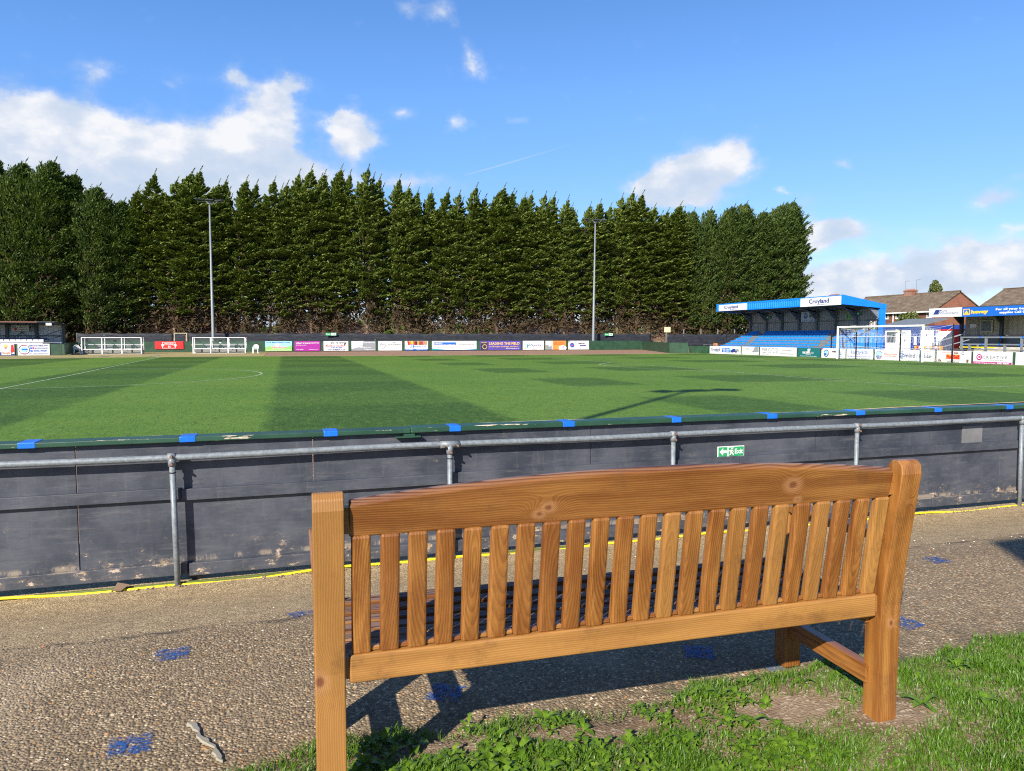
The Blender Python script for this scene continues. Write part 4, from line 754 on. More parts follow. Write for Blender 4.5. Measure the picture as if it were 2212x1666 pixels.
for i in range(16):
    y0 = -17 + i * 2.2; MB().box(0, .04, y0 + .008, y0 + 2.192, .02, .73).build('panel', M['green_board'], eh)
b = MB(); b.tube([(0, -17, 0), (0, 17.8, 0)], .022, 8)
gr = empty('rail', (41.2, 45, 0), 0, 'low steel spectator rail running behind the goal end boards', 'rail')
b = MB(); b.tube([(0, -17, .84), (0, 20, .84)], .024, 8).build('tube', M['galv_dull'], gr)
for i in range(15): MB().tube([(0, -16.5 + i * 2.6, 0), (0, -16.5 + i * 2.6, .84)], .022, 8).build('post', M['galv_dull'], gr)
for i in range(16):   # little concrete pads under the boards
    pass
# ---- goal: frame, net and its net poles
goal = empty('goal', (38.8, 39.65, 0), 0, 'white football goal with a slack white net at the far right end', 'goal')
g = .06; hw = 3.72
MB().box(-g, g, -hw - g, -hw + g, 0, 2.38).build('post', M['white'], goal, bevel=.03); MB().box(-g, g, hw - g, hw + g, 0, 2.38).build('post', M['white'], goal, bevel=.03)
MB().box(-g + .001, g - .001, -hw - g, hw + g, 2.29, 2.41).build('crossbar', M['white'], goal, bevel=.03)
MB().tube([(1.4, -hw - .1, 1.66), (1.4, hw + .1, 1.66)], .02, 8).build('back_bar', M['white'], goal)
for sy in (-hw, hw): MB().tube([(0.05, sy, 1.62), (1.4, sy, 1.66)], .015, 6).build('side_stay', M['white'], goal)
b = MB(); NY = 62; NX = 12; NZ = 16
def npt(u, v):   # u -1..1 across, v 0..1 bar -> back top, 1..2 down the back
    y = u * hw; sag = (1 - u * u) * .38 * (1 + .2 * sin(u * 9))
    if v <= 1: x = .06 + 1.33 * v; z = 2.3 - .22 * v - sag * sin(v * pi / 2) * .8
    else: f = v - 1; x = 1.39 + .1 * sin(f * pi) - .0; z = (2.08 - sag * .8) * (1 - f) + .05 * f
    return (x, y, z)
def wire(p, q, r=.0045):
    b.tube([p, q], r, 3, cap=False)
for i in range(NY):
    u = -1 + 2 * i / (NY - 1)
    pts = [npt(u + (.5 / NY if j % 2 else 0), j / NX * 1.0) for j in range(NX + 1)] + [npt(u + (.5 / NY if j % 2 else 0), 1 + j / NZ) for j in range(1, NZ + 1)]
    b.tube(pts, .0042, 3, cap=False)
    pts = [npt(u - (.5 / NY if j % 2 else 0), j / NX * 1.0) for j in range(NX + 1)] + [npt(u - (.5 / NY if j % 2 else 0), 1 + j / NZ) for j in range(1, NZ + 1)]
    b.tube(pts, .0042, 3, cap=False)
for v in [0, 1.] + [1.55]: b.tube([npt(-1 + 2 * i / 40, v) for i in range(41)], .008, 4, cap=False)
for sy in (-hw, hw):
    for i in range(11):
        x = .1 + i * .125
        b.tube([(x, sy, 2.25 - .2 * i / 10), (x + .03, sy, .05)], .0042, 3, cap=False)
    for j in range(15): z = .1 + j * .15; b.tube([(.06, sy, z), (1.42, sy, z - .02)], .0042, 3, cap=False)
b.build('net', M['white'], goal)
for py, zt, lb in ((43.05, 2.55, 'black net pole standing behind the left goal post'), (39.05, 2.2, 'black net pole standing behind the middle of the goal'), (34.98, 2.42, 'black net pole standing right of the goal in front of the red lettered board')):
    o = MB().box(-.032, .032, -.032, .032, 0, zt).tube([(0, 0, zt), (-.05, .03, zt + .12)], .012, 6).build('net_pole', M['black']); o.location = (40.2, py, 0); tag(o, lb, 'pole', 'black net poles behind the goal')
for py, zt, lb in ((46.5, 2.92, 'tall black pole rising in front of the blue seats left of the goal'), (42.75, 2.95, 'tall black pole beyond the boards seen through the goal net')):
    o = MB().box(-.032, .032, -.032, .032, 0, zt).tube([(0, 0, zt), (-.04, .16, zt + .1)], .01, 6).build('net_pole', M['black']); o.location = (41.0, py, 0); tag(o, lb, 'pole', 'black net poles behind the goal')
b = MB(); b.tube([(38.85, 35.9, 2.3), (39.6, 35.4, 2.24), (40.2, 34.98, 2.4)], .006, 4).tube([(38.85, 35.9, 1.6), (39.6, 35.3, 1.75), (40.2, 34.98, 2.3)], .006, 4).tube([(38.85, 43.4, 2.3), (40.2, 43.05, 2.5)], .006, 4)
tag(b.build('net_rope', M['white']), 'thin white guy ropes tying the goal net to the black poles', 'rope')
# ---- dugouts
def dugout(x0, x1, y, label):
    d = empty('dugout', ((x0 + x1) / 2, y, 0), 0, label, 'dugout', 'dugouts on the far touchline'); hw = (x1 - x0) / 2; Hh = 1.58; D = 1.25; f = MB()
    for i in range(4):
        x = -hw + 2 * hw * i / 3; f.bar((x, 0, 0), (x, 0, Hh), .08, .07, up=(0, 1, 0)).bar((x, D, 0), (x, D, Hh), .06, .06, up=(0, 1, 0)).bar((x, 0, Hh), (x, D, Hh), .05, .05)
    for y_, z_ in ((0, Hh), (D, Hh), (D, .05), (D, .9)): f.bar((-hw, y_, z_), (hw, y_, z_), .05, .05)
    for i in range(4):
        x = -hw + 2 * hw * i / 3 + .12; f.bar((x, .5, .5), (x, .5, Hh), .03, .03, up=(0, 1, 0))
    f.build('frame', M['white'], d)
    MB().bar((-hw + .03, .1, .47), (hw - .03, .1, .47), .1, .07).build('front_ledge', M['white'], d)
    MB().box(-hw, hw, D + .03, D + .04, .1, Hh).build('back_sheet', M['perspex'], d)
    for sx in (-hw, hw): MB().box(sx - .005, sx + .005, .04, D, .1, Hh).build('side_sheet', M['perspex'], d)
    MB().box(-hw, hw, 0, D + .05, Hh + .04, Hh + .05).build('roof_sheet', M['perspex'], d)
    MB().box(-hw + .05, hw - .05, .75, D - .05, .1, .42).build('bench_box', flat('weathered_ply', (.2, .2, .18), .8), d)
    for i in range(6):
        x = -hw + .5 + (2 * hw - 1.) * i / 5
        if i in (0,): continue
        MB().box(x - .24, x + .24, D - .12, D - .06, .5, .86).build('seat_back', flat('dull_seat', (.22, .24, .24)), d)
    MB().box(-.12, .12, D - .02, D, 1.2, 1.32).build('notice', M['black'], d)
    if 'right' in label: MB().box(-.1, .1, D - .02, D, .98, 1.12).build('notice', M['white'], d)
    for sx in (-hw - .05, hw + .05):
        q = MB(); q.tube([(sx + .07 * cos(a) * (1 if sx > 0 else 1), 0, .86 + .09 * sin(a)) for a in [i * 2 * pi / 12 for i in range(13)]], .014, 6, cap=False); q.build('ring_handle', M['white'], d)
    MB().box(-hw, hw, -.1, D + .2, -.02, .03).build('slab', M['concrete'], d)
    for x in (-hw * .3, hw * .35, hw * .8): MB().box(x - .35, x + .25, .55, .7, .05, .16).build('step_block', M['concrete'], d)
dugout(-18.43, -13.35, 77., 'left white framed dugout with clear back near the grey stand')
dugout(-8.86, -3.98, 77.9, 'right white framed dugout with clear back at the foot of the left floodlight')
# ---- white plastic garden chairs
def chair():
    r = empty('plastic_chair', (0, 0, 0), 0, 'white plastic garden chair between the grey stand and the left dugout', 'chair', 'white plastic chairs by the dugouts')
    w_ = M['white']
    b = MB().box(-.22, .22, -.22, .2, .4, .43); b.build('seat', w_, r, bevel=.015)
    b = MB()
    for i in range(6): x = -.16 + .064 * i; b.bar((x, .21, .47), (x * 1.1, .33, .84 - .02 * abs(i - 2.5)), .035, .015, up=(0, 1, 0))
    n = 10; pts = [(-.22, .2, .42)] + [(.25 * cos(pi - pi * i / n) * 1.0, .27 + .06 * sin(pi * i / n), .66 + .22 * sin(pi * i / n)) for i in range(n + 1)] + [(.22, .2, .42)]
    b.tube(pts, .024, 6); b.build('backrest', w_, r)
    for sx in (-1, 1):
        MB().bar((sx * .22, -.2, .41), (sx * .27, -.26, 0), .05, .05, up=(0, 1, 0)).build('leg', w_, r); MB().bar((sx * .22, .19, .42), (sx * .26, .3, 0), .05, .05, up=(0, 1, 0)).build('leg', w_, r)
        MB().tube([(sx * .25, .27, .66), (sx * .29, 0, .65), (sx * .28, -.2, .62), (sx * .24, -.22, .42)], .024, 6).build('arm', w_, r)
    return r
ch = chair(); ch.location = (-18.93, 77.3, 0); ch.rotation_euler = (0, 0, .35)
c2_ = copy_tree(ch); c2_.location = (-2.95, 76.9, 0); c2_.rotation_euler = (0, 0, -.15); c2_['label'] = 'white plastic garden chair right of the right dugout beside the caravan board'
# ---- floodlights
def floodlight(x, y, Hh, label, lean=0.):
    f = empty('floodlight', (x, y, 0), 0, label, 'floodlight', 'floodlight masts'); f.rotation_euler = (0, lean, 0)
    MB().tube([(0, 0, 0), (0, 0, .9), (0, 0, .92), (0, 0, Hh * .5), (0, 0, Hh * .5 + .02), (0, 0, Hh)], [.2, .2, .17, .135, .125, .085], 14).build('mast', M['galv'], f, smooth=True)
    MB().bar((-1.25, 0, Hh + .1), (1.25, 0, Hh + .1), .1, .1).box(-.2, .2, -.15, .15, Hh - .15, Hh + .15).build('crossarm', M['galv_dull'], f)
    for q, (lx, ry) in enumerate(((-1.1, .5), (0, 0), (1.1, -.5))):
        b = MB(); b.box(-.42, .42, -.4, .28, 0, .09).box(-.22, .22, .1, .25, -.14, 0); o = b.build('lamp_head', M['dark_steel'], f, bevel=.02); o.location = (lx, -.15, Hh + .28); o.rotation_euler = (radians(12), 0, ry)
        g_ = MB().box(-.36, .36, -.36, .05, -.012, 0).build('lens', M['lamp_glass'], o)
    return f
floodlight(-7.75, 86.6, 16.4, 'left floodlight mast with three lamp heads behind the right dugout')
floodlight(38.35, 86.6, 16.5, 'right floodlight mast with three lamp heads behind the plain green hoarding', .011)
T_ = 16.2 / tan(SUN_EL)
floodlight(11.6 - T_ * sin(pi / 4), 19.0 - T_ * cos(pi / 4), 16.0, 'near floodlight mast whose shadow falls across the pitch')
lm = empty('shadow_mast', (.75, -2.87, .28), 0, 'unseen mast with a flat side arm added to cast the shadow on the path at right', 'shadow mast')  # added out of view; arm shaped only to cast the path shadow
MB().tube([(0, 0, 0), (0, 0, 5.1)], [.07, .05], 12).build('mast', M['galv'], lm); MB().prismx([(-.28, 4.96), (.27, 4.98), (.27, 5.04), (-.28, 5.04)], -2.45, .5).add([(-2.45, .27, 4.98), (-2.8, -.28, 4.98), (-2.45, -.28, 4.98), (-2.45, .27, 5.04), (-2.8, -.28, 5.04), (-2.45, -.28, 5.04)], [(0, 2, 1), (3, 4, 5), (0, 1, 4, 3), (1, 2, 5, 4), (2, 0, 3, 5)]).build('flat_arm', M['galv_dull'], lm)
# ---- black netting screen
def screen(x0, x1, y, z0, z1, label, rz=0., post=2.6, tall=0):
    s_ = empty('screen_fence', (x0, y, 0), rz, label, 'screen'); L = x1 - x0; b = MB(); nx = int(L / .3); nz = 6
    for i in range(nx + 1):
        f = i * L / nx; k = (f % post) / post; sagz = .07 * sin(pi * k) + .03 * sin(f * 1.7)
        for j in range(nz + 1):
            g_ = j / nz; b.v.append((f, .06 * sin(f * 2.1 + g_ * 3) + .04 * sin(f * 5.3 + g_ * 9) * sin(pi * g_) + .03 * sin(g_ * 14 + f), z0 + (z1 - z0 - sagz) * g_))
    for i in range(nx):
        for j in range(nz): a = i * (nz + 1) + j; b.f.append((a, a + nz + 1, a + nz + 2, a + 1)); b.mi.append(0)
    o = b.build('netting', M['screen'], s_, smooth=True); so_ = o.modifiers.new('t', 'SOLIDIFY'); so_.thickness = .01
    n = int(L / post)
    for i in range(n + 1): MB().box(i * post - .05, i * post + .05, .08, .18, 0, z1 + (tall if i % 1 == 0 else 0)).build('post', flat('weathered_post', (.2, .19, .18), .85), s_)
screen(-21.5, -12., 88, .5, 2.08, 'dark windbreak netting behind the left dugout')
screen(-10.5, 47.5, 88, .5, 2.1, 'long dark windbreak netting running behind the far boards')
screen(47.7, 72, 84, .4, 2.05, 'dark netting on tall grey posts left of the blue stand', 0, 2.6, .62)
gt = empty('gate', (-11.25, 87.9, 0), 0, 'weathered pale gate frame set in the dark netting behind the red board', 'gate')
MB().box(-.68, -.6, 0, .08, 0, 2.1).box(.58, .66, 0, .08, 0, 2.1).box(-.6, .58, 0, .08, 2.02, 2.1).build('frame', flat('pale_timber', (.45, .38, .25), .8), gt); MB().box(-.58, .42, .03, .05, .1, 1.98).build('gate_leaf', M['screen'], gt)
for x, lb in ((5.1, 'small green exit sign on the dark netting above the red and black lettered board'), (41.1, 'small green exit sign on the dark netting right of the right floodlight')):
    o = tag(MB().box(-.62, .62, -.02, 0, -.17, .17).build('exit_sign', cm('g')), lb, 'exit sign', 'green exit signs on the dark netting'); o.location = (x, 87.7, 1.98)
    prints(o, [('r', .5, .1, .95, .9, 'w'), ('t', 'Exit', .08, .3, .45, 'w', {'w': .35}), ('p', [(.6, .4), (.6, .6), (.78, .6), (.78, .8), (.92, .5), (.78, .2), (.78, .4)], 'g')], 1.24, .34, -.022)
    for ch_ in o.children: ch_.location = (-.62, 0, -.17)
o = tag(MB().box(-.4, .4, -.15, .15, -.35, .35).box(-.1, .1, .1, .3, -.9, -.1).build('lamp_box', flat('cream_box', (.7, .62, .35), .6), bevel=.04), 'small cream box on a post above the dark netting', 'box'); o.location = (47.9, 84.2, 2.6)
sh = empty('shed', (53.0, 92, 0), 0, 'low brown shed roof peeping over the dark netting', 'shed')
MB().prism([(-2.6, 1.75), (-.9, 2.72), (1.4, 2.72), (2.6, 1.75)], 0, 2.4).build('roof', flat('brown_felt', (.13, .09, .06), .9), sh); MB().box(-2.3, 2.3, .1, 2.3, 0, 1.8).build('wall', flat('brown_timber', (.22, .15, .1), .85), sh)
# ---- small grey stand at far left
ls = empty('seated_stand', (-26.6, 75, 0), 0, 'small open stand with grey seats under a low roof at far left', 'stand'); 
MB().corr(-8, 6.1, .2, 2.95, 4.6, .42, .04).build('back_wall', M['pale_sheet'], ls)
MB().prismx([(.9, 2.98), (.9, 3.06), (5., 2.86), (5., 2.78)], -8.3, 6.3).build('roof', M['dark_steel'], ls)
MB().prismx([(.86, 2.95), (.86, 3.06), (.9, 3.06), (.9, 2.95)], -8.3, 4.9).build('gutter', flat('rusty_gutter', (.16, .07, .05), .8), ls)
MB().box(-.2, .02, .78, .86, 2.9, 3.2).build('roof_bracket', M['white'], ls)
for x in (1.4, 3.8, 6.1):
    MB().box(x - .12, x + .12, 4.3, 4.5, 0, 2.9).build('column', M['dark_steel'], ls)
MB().box(-8, 6, 4.35, 4.45, 1.72, 1.8).build('wall_rail', M['dark_steel'], ls)
for a, c in (((1.5, 1.3), (3.7, 2.8)), ((1.5, 2.8), (3.7, 1.3))): MB().bar((a[0], 4.35, a[1]), (c[0], 4.35, c[1]), .1, .05).build('brace', M['dark_steel'], ls)
MB().bar((4.3, 2.6, 1.5), (5.9, 4.2, 2.3), .05, .05).bar((4.3, 2.2, 1.1), (5.9, 4.0, 1.7), .05, .05).bar((4.3, 2.4, .5), (4.3, 2.4, 1.45), .05, .05, up=(0, 1, 0)).build('stair_rail', M['dark_steel'], ls)
for i in range(5): MB().box(-8, 5.3, .3 + .7 * i, 1. + .7 * i, 0, .4 + .16 * i).build('terrace_step', M['concrete'], ls)
MB().box(5.6, 6.05, .86, .95, 2.7, 2.92).build('flood_lamp', M['white'], ls)
bn = empty('banner', (-24.75, 79.1, 2.17), 0, 'pale remembrance banner with a red poppy hung in the small grey stand', 'banner')
bo = MB().box(0, 1.45, 0, .02, 0, .55).build('cloth', flat('cream_cloth', (.6, .6, .52), .8), bn)
prints(bn, [('c', .25, .35, .22, 'r'), ('c', .2, .42, .14, 'r'), ('c', .24, .36, .06, 'k'), ('r', .05, .5, .25, .92, 'gr'), ('t', 'THANK YOU', .45, .75, .12, 'gr', {'w': .4}), ('t', 'FOR YOUR SUPPORT', .45, .58, .12, 'gr', {'w': .42}), ('t', 'REMEMBER', .45, .25, .14, 'gr', {'w': .42})], 1.45, .55)
def seat_mb():
    b = MB(); b.box(-.21, .21, -.22, .16, 0, .04).bar((0, .15, .02), (0, .24, .36), .42, .035, up=(0, 1, 0)).box(-.04, .04, -.02, .1, -.3, 0); return b
s0 = None
for r_, (yy, zz) in enumerate(((.6, .73), (1.3, .91), (2.0, 1.05), (2.7, 1.22))):
    for i in range(15):
        x = -1.2 + .46 * i + (.12 if r_ % 2 else 0)
        if x > 5.2: continue
        dark_ = r_ == 3
        if s0 is None: s0 = seat_mb().build('seat', M['seat_grey'], ls, bevel=.02); s1 = seat_mb().build('seat', M['seat_dark'], ls, bevel=.02); s1.location = (-1.66, 2.7, 1.22); o = s0
        else: o = (s1 if dark_ else s0).copy(); C.objects.link(o)
        o.location = (x, yy, zz)
fr = empty('rail', (-26.6, 74.5, 0), 0, 'thin pale rail in front of the grey seats at far left', 'rail')
MB().tube([(-8, 0, 1.14), (7.2, 0, 1.14)], .03, 8).build('tube', M['galv'], fr)
for i in range(7): MB().tube([(-7 + i * 2.35, 0, 0), (-7 + i * 2.35, 0, 1.14)], .025, 8).build('post', M['galv'], fr)
# ================================================================ BLUE STAND
bs = empty('blue_stand', (45, 56.4, 0), 0, 'blue seated stand with cantilever roof and two white roof signs at the goal end', 'stand')
def B(b): return b.xf(Matrix.Translation((-45, -56.4, 0)))
def ecorr(y_hi, y_lo, z0, z1, x, pitch=.25, dep=.035):   # sheet in a plane of constant x that faces -x
    return MB().corr(0, y_hi - y_lo, z0, z1, 0, pitch, dep).xf(Matrix.Translation((x, y_hi, 0)) @ Matrix.Rotation(-pi / 2, 4, 'Z'))
B(ecorr(65.2, 47.6, 4.36, 4.93, 43.0, .3, .08)).build('fascia', M['blue'], bs)
B(MB().box(42.93, 43.1, 47.55, 65.25, 4.9, 5.04).box(42.93, 43.1, 47.55, 65.25, 4.27, 4.37)).build('fascia_trim', M['blue'], bs)
for y0 in (47.5, 65.25): B(MB().prism([(42.9, 4.27), (42.9, 5.05), (47.35, 4.3), (47.35, 3.97)], y0 - .0, y0 + .1)).build('verge_trim', M['blue'], bs)
B(MB().prism([(43.1, 4.72), (43.1, 5.0), (47.2, 4.25), (47.2, 4.1)], 47.62, 65.2)).build('roof', M['dark_steel'], bs)
for i in range(5):
    f = i / 4; x = 43.4 + 3.5 * f; z = 4.66 - .62 * f; B(MB().box(x, x + .06, 47.7, 65.2, z - .06, z + .02)).build('purlin', M['galv_dull'], bs)
B(ecorr(65.2, 47.65, 2.0, 4.1, 47.05, .3, .04)).build('back_wall', M['grey_sheet'], bs)
B(MB().box(46.95, 47.02, 47.7, 65.2, 3.02, 3.1)).build('wall_rail', M['galv_dull'], bs)
for y in (65.0, 62.38, 59.97, 57.49, 55.06, 52.69, 50.28, 47.8):
    b = MB().box(46.72, 46.95, y - .1, y + .1, 0, 4.1)
    b.add([(46.75, y - .05, 3.25), (46.75, y - .05, 3.95), (45.6, y - .05, 4.2), (45.75, y - .05, 4.05), (46.6, y - .05, 3.3), (46.75, y + .05, 3.25), (46.75, y + .05, 3.95), (45.6, y + .05, 4.2), (45.75, y + .05, 4.05), (46.6, y + .05, 3.3)], [(0, 1, 2, 3, 4), (9, 8, 7, 6, 5), (4, 9, 5, 0), (3, 8, 9, 4), (2, 7, 8, 3), (1, 6, 7, 2)])
    b.prism([(43.2, 4.55), (43.2, 4.68), (46.8, 4.06), (46.8, 3.86)], y - .05, y + .05); B(b).build('column', M['galv_dull'], bs)
B(MB().box(46.72, 47.28, 47.52, 47.7, 0, 4.0)).build('corner_column', M['blue'], bs)
b = MB(); n = 14; yy = 47.6   # blue ribbed side cladding below the seats
b.corr(0, 3.3, .05, 2.22, 0, .2, .04).xf(Matrix.Translation((43.5, yy, 0))); 
for i, v in enumerate(b.v):
    if v[2] > 1: b.v[i] = (v[0], v[1], min(v[2], 1.15 + (v[0] - 43.5) * .48))
B(b).build('side_cladding', M['blue'], bs)
for yy in (47.5, 65.3):
    b = MB(); b.bar((42.9, yy, 1.55), (46.6, yy, 3.15), .05, .05).bar((42.9, yy, 1.05), (46.6, yy, 2.65), .05, .05)
    for i in range(4): x = 43. + i * 1.15; b.bar((x, yy, .5), (x, yy, 1.58 + (x - 42.9) * .43), .05, .05, up=(0, 1, 0))
    B(b).build('stair_rail', M['black'], bs)
for i in range(7): B(MB().box(42.45 + .6 * i, 43.05 + .6 * i, 47.75, 65.1, 0, .38 + .245 * i)).build('terrace_step', M['galv_dull'], bs)
aisles = lambda r_: [(60.45 + .35 * r_, 61.2 + .35 * r_), (50.2 + .26 * r_, 50.9 + .26 * r_)]
for k, (a0, a1) in enumerate(((60.5, 61.3), (50.3, 51.0))):
    b = MB()
    for i in range(7): b.box(42.6 + .6 * i, 43.2 + .6 * i, a0 + .35 * i, a1 + .35 * i, .38, .52 + .245 * i)
    B(b).build('aisle_steps', M['galv'], bs)
def eseat(): 
    b = MB(); b.box(-.15, .24, -.195, .195, .0, .05); b.bar((.22, 0, .0), (.3, 0, .36), .035, .39, up=(0, 1, 0)); b.box(-.02, .12, -.03, .03, -.28, 0)
    b.box(-.16, -.13, -.2, .2, -.05, .02); return b
import itertools
spots = []
for r_ in range(7):
    y = 47.95
    while y < 65.0:
        if not any(a - .1 < y < c + .1 for a, c in aisles(r_)): spots.append((42.85 + .6 * r_, y, .42 + .245 * r_))
        y += .49
spots.sort(key=lambda q: q[1] + q[0] * .2)
e0 = None; near_, rest = spots[:99], spots[99:]
for (x, y, z) in near_:
    if e0 is None: e0 = eseat().build('seat', M['blue_seat'], bs, bevel=.012); o = e0
    else: o = e0.copy(); C.objects.link(o)
    o.parent = bs; o.location = (x - 45, y - 56.4, z)
b = MB()
for (x, y, z) in rest:
    e = eseat(); e.xf(Matrix.Translation((x - 45, y - 56.4, z))); b.add(e.v, e.f)
tag(b.build('seat_rows', M['blue_seat'], bs), kind='stuff')
def esign(nm, par_off, y0, y1, z0, z1, x, col, els, label, cat='sign', par=None, grp=None):
    o = MB().box(0, abs(y0 - y1), 0, .04, 0, z1 - z0).build(nm, M['white_banner'] if col == 'w' else cm(col)); o.location = (x, y0, z0); o.rotation_euler = (0, 0, -pi / 2)
    tag(o, label, cat, grp); prints(o, els, abs(y0 - y1), z1 - z0, -.004); return o
esign('roof_sign', 0, 64.9, 60.2, 4.3, 4.92, 42.88, 'w', [('t', 'Croyland', .2, .34, .5, 'nv', {'w': .5, 'weight': .03}), ('t', 'CAR MEGASTORE', .43, .12, .1, 'nv', {'w': .24})], 'white roof sign on the far left end of the blue stand', grp='white signs on the blue stand roof')
esign('roof_sign', 0, 52.5, 47.7, 4.24, 4.96, 42.88, 'w', [('t', 'Croyland', .22, .34, .5, 'nv', {'w': .5, 'weight': .03}), ('t', 'CAR MEGASTORE', .45, .12, .1, 'nv', {'w': .24})], 'white roof sign on the near right corner of the blue stand', grp='white signs on the blue stand roof')
cs = esign('crest_board', 0, 57.0, 55.2, 3.05, 4.0, 46.68, 'w', [('o', .35, .58, .22, .28, 'nv'), ('c', .35, .58, .21, 'sky'), ('r', .25, .42, .35, .58, 'bl'), ('r', .35, .48, .45, .54, 'r'), ('r', .35, .6, .45, .66, 'r'), ('p', [(.62, .65), (.62, .48), (.77, .28), (.92, .48), (.92, .65)], 'br'), ('c', .77, .44, .08, 'w'), ('r', .62, .82, .92, .86, 'k'), ('t', 'AFC RUSHDEN & DIAMONDS', .06, .14, .06, 'nv', {'w': .88}), ('t', 'RUSHDEN AND HIGHAM UNITED', .06, .05, .05, 'nv', {'w': .88})], 'white board with two football crests on the back wall of the blue stand')
for y, lb in ((62.1, 'tiny green emergency sign left of the crest board'), (50.0, 'tiny green emergency sign right of the crest board')): esign('exit_sign', 0, y, y - .38, 3.5, 3.74, 46.66, 'g', [('p', [(.15, .3), (.15, .7), (.4, .7), (.4, .9), (.6, .5), (.4, .1), (.4, .3)], 'w')], lb, 'exit sign', grp='green signs inside the blue stand')
esign('notice', 0, 61.6, 61.35, 3.5, 3.72, 46.9, 'w', [('r', .3, .3, .7, .7, 'r')], 'small white and red notice on the blue stand wall', 'notice')
for y0, lb in ((60.6, 'left mossy translucent pane in the back wall of the blue stand'), (51.55, 'right mossy translucent pane in the back wall of the blue stand')): esign('wall_pane', 0, y0, y0 - .42, 3.05, 3.7, 46.99, 'pg', [('p', [(.1, .1), (.5, .5), (.4, .9), (.2, .8)], 'g')], lb, 'pane', grp='translucent panes in the blue stand')
# orange barrier feet by the left stair
def barrier(x, y, rz, label, grp):
    r = empty('barrier', (x, y, 0), rz, label, 'barrier', grp); MB().box(-.5, .5, -.03, .03, .35, .55).box(-.5, .5, -.03, .03, .75, 1.0).box(-.52, -.44, -.04, .04, .1, 1.0).box(.44, .52, -.04, .04, .1, 1.0).build('frame', M['orange'], r, bevel=.01)
    MB().box(-.3, .3, -.036, .036, .77, .97).build('red_panel', M['red'], r); MB().box(-.1, .1, -.04, .04, .77, .97).build('white_panel', M['white'], r)
    MB().box(-.52, -.42, -.2, .2, 0, .1).box(.42, .52, -.2, .2, 0, .1).build('feet', M['black'], r); return r
br1 = barrier(41.9, 63.9, 1.3, 'orange plastic barrier at the left end of the blue stand', 'orange plastic barriers')
for x, y, rz, lb in ((43.2, 40.2, 1.5, 'orange plastic barrier just right of the goal post'), (43.35, 39.0, 1.45, 'orange plastic barrier below the grey stair rail')):
    c = copy_tree(br1); c.location = (x, y, 0); c.rotation_euler = (0, 0, rz); c['label'] = lb
# ================================================================ CABIN, CONTAINER, RIGHT STAND
cb = empty('cabin', (47, 44.9, 0), 0, 'white portable cabin with a dark blue door behind the goal', 'cabin')
def Cb(b): return b.xf(Matrix.Translation((-47, -44.9, 0)))
Cb(MB().box(47, 50, 42.4, 47.3, .3, 2.2)).build('wall', M['white'], cb)
Cb(MB().box(46.94, 50.1, 42.3, 47.38, 2.2, 2.42).box(46.95, 46.998, 47.2, 47.36, 0, 2.2).box(46.95, 46.998, 42.32, 42.5, 0, 2.2)).build('blue_trim', M['blue_dark'], cb)
dr = Cb(MB().box(46.955, 46.996, 43.75, 44.63, .35, 2.18)).build('door', M['blue_dark'], cb)
prints_b = MB(); 
wf = Cb(MB().box(46.95, 46.99, 46.12, 47.02, 1.2, 2.05)).build('window_frame', M['galv_dull'], cb); Cb(MB().box(46.94, 46.985, 46.17, 46.97, 1.25, 2.0)).build('pane', M['window'], wf)
dsn = esign('door_numeral', 0, 44.4, 43.95, .95, 1.75, 46.94, 'nv', [('t', '1', .25, .15, .7, 'w', {'w': .5, 'weight': .06}), ('r', .15, .1, .85, .22, 'w')], 'white numeral on the dark blue cabin door', 'sign')
esign('cabin_notice', 0, 45.55, 45.1, 1.75, 2.1, 46.97, 'w', [('t', 'TICK', .1, .55, .3, 'bl', {'w': .8}), ('t', 'ETS', .1, .1, .3, 'bl', {'w': .8})], 'small blue lettered notice on the white cabin wall', 'notice')
esign('cabin_notice', 0, 45.7, 45.0, 1.2, 1.6, 46.97, 'w', [('c', .3, .5, .3, 'lg'), ('c', .7, .4, .25, 'gr')], 'small grey badge on the white cabin wall below the blue notice', 'notice')
esign('cabin_notice', 0, 43.3, 42.6, .9, 2.0, 46.93, 'w', [('c', .2, .8, .06, 'nv')] + [('r', .1, .1 + .09 * i, .85 - .1 * (i % 3), .12 + .09 * i, 'lg') for i in range(7)], 'white notice board right of the cabin door', 'notice')
ld = tag(MB().tube([(0, 0, 0), (0, .0, .18)], .12, 12).build('lamp', flat('cream_lamp', (.7, .65, .45))), 'round cream lamp above the cabin window', 'lamp'); ld.location = (46.9, 46.0, 2.12); ld.rotation_euler = (0, pi / 2, 0)
# red and white container, blue mesh fence above it
ct = empty('container', (47, 41, 0), 0, 'white ribbed container with red edges left of the terrace stand', 'container')
def Ct(b): return b.xf(Matrix.Translation((-47, -41, 0)))
Ct(ecorr(42.2, 38.6, .05, 2.1, 47.05, .3, .04)).build('wall', M['white'], ct); Ct(MB().box(47.06, 49.5, 38.6, 42.2, .05, 2.08)).build('body', M['white'], ct)
Ct(MB().box(46.98, 49.6, 38.5, 42.25, 2.1, 2.2).box(46.96, 47.0, 40.15, 40.9, .1, 2.1)).build('red_trim', M['red'], ct)
bf = tag(MB().box(46.9, 46.95, 38, 44.2, 2.24, 2.5).build('blue_parapet', M['blue_dark']), 'dark blue parapet running above the red and white container', 'parapet'); bf.location = (1.2, 0, .02)
rs = empty('terrace_stand', (45, 33, 0), 0, 'grey standing terrace stand with blue and white fascia banners at the right edge', 'stand')
def R_(b): return b.xf(Matrix.Translation((-45, -33, 0)))
R_(ecorr(39.25, 24, 1.75, 3.15, 46.2, .34, .05)).build('back_wall', M['beige_sheet'], rs)
R_(MB().box(46.1, 46.2, 24, 39.25, 0, 1.74)).build('lower_wall', M['grey_panel'], rs)
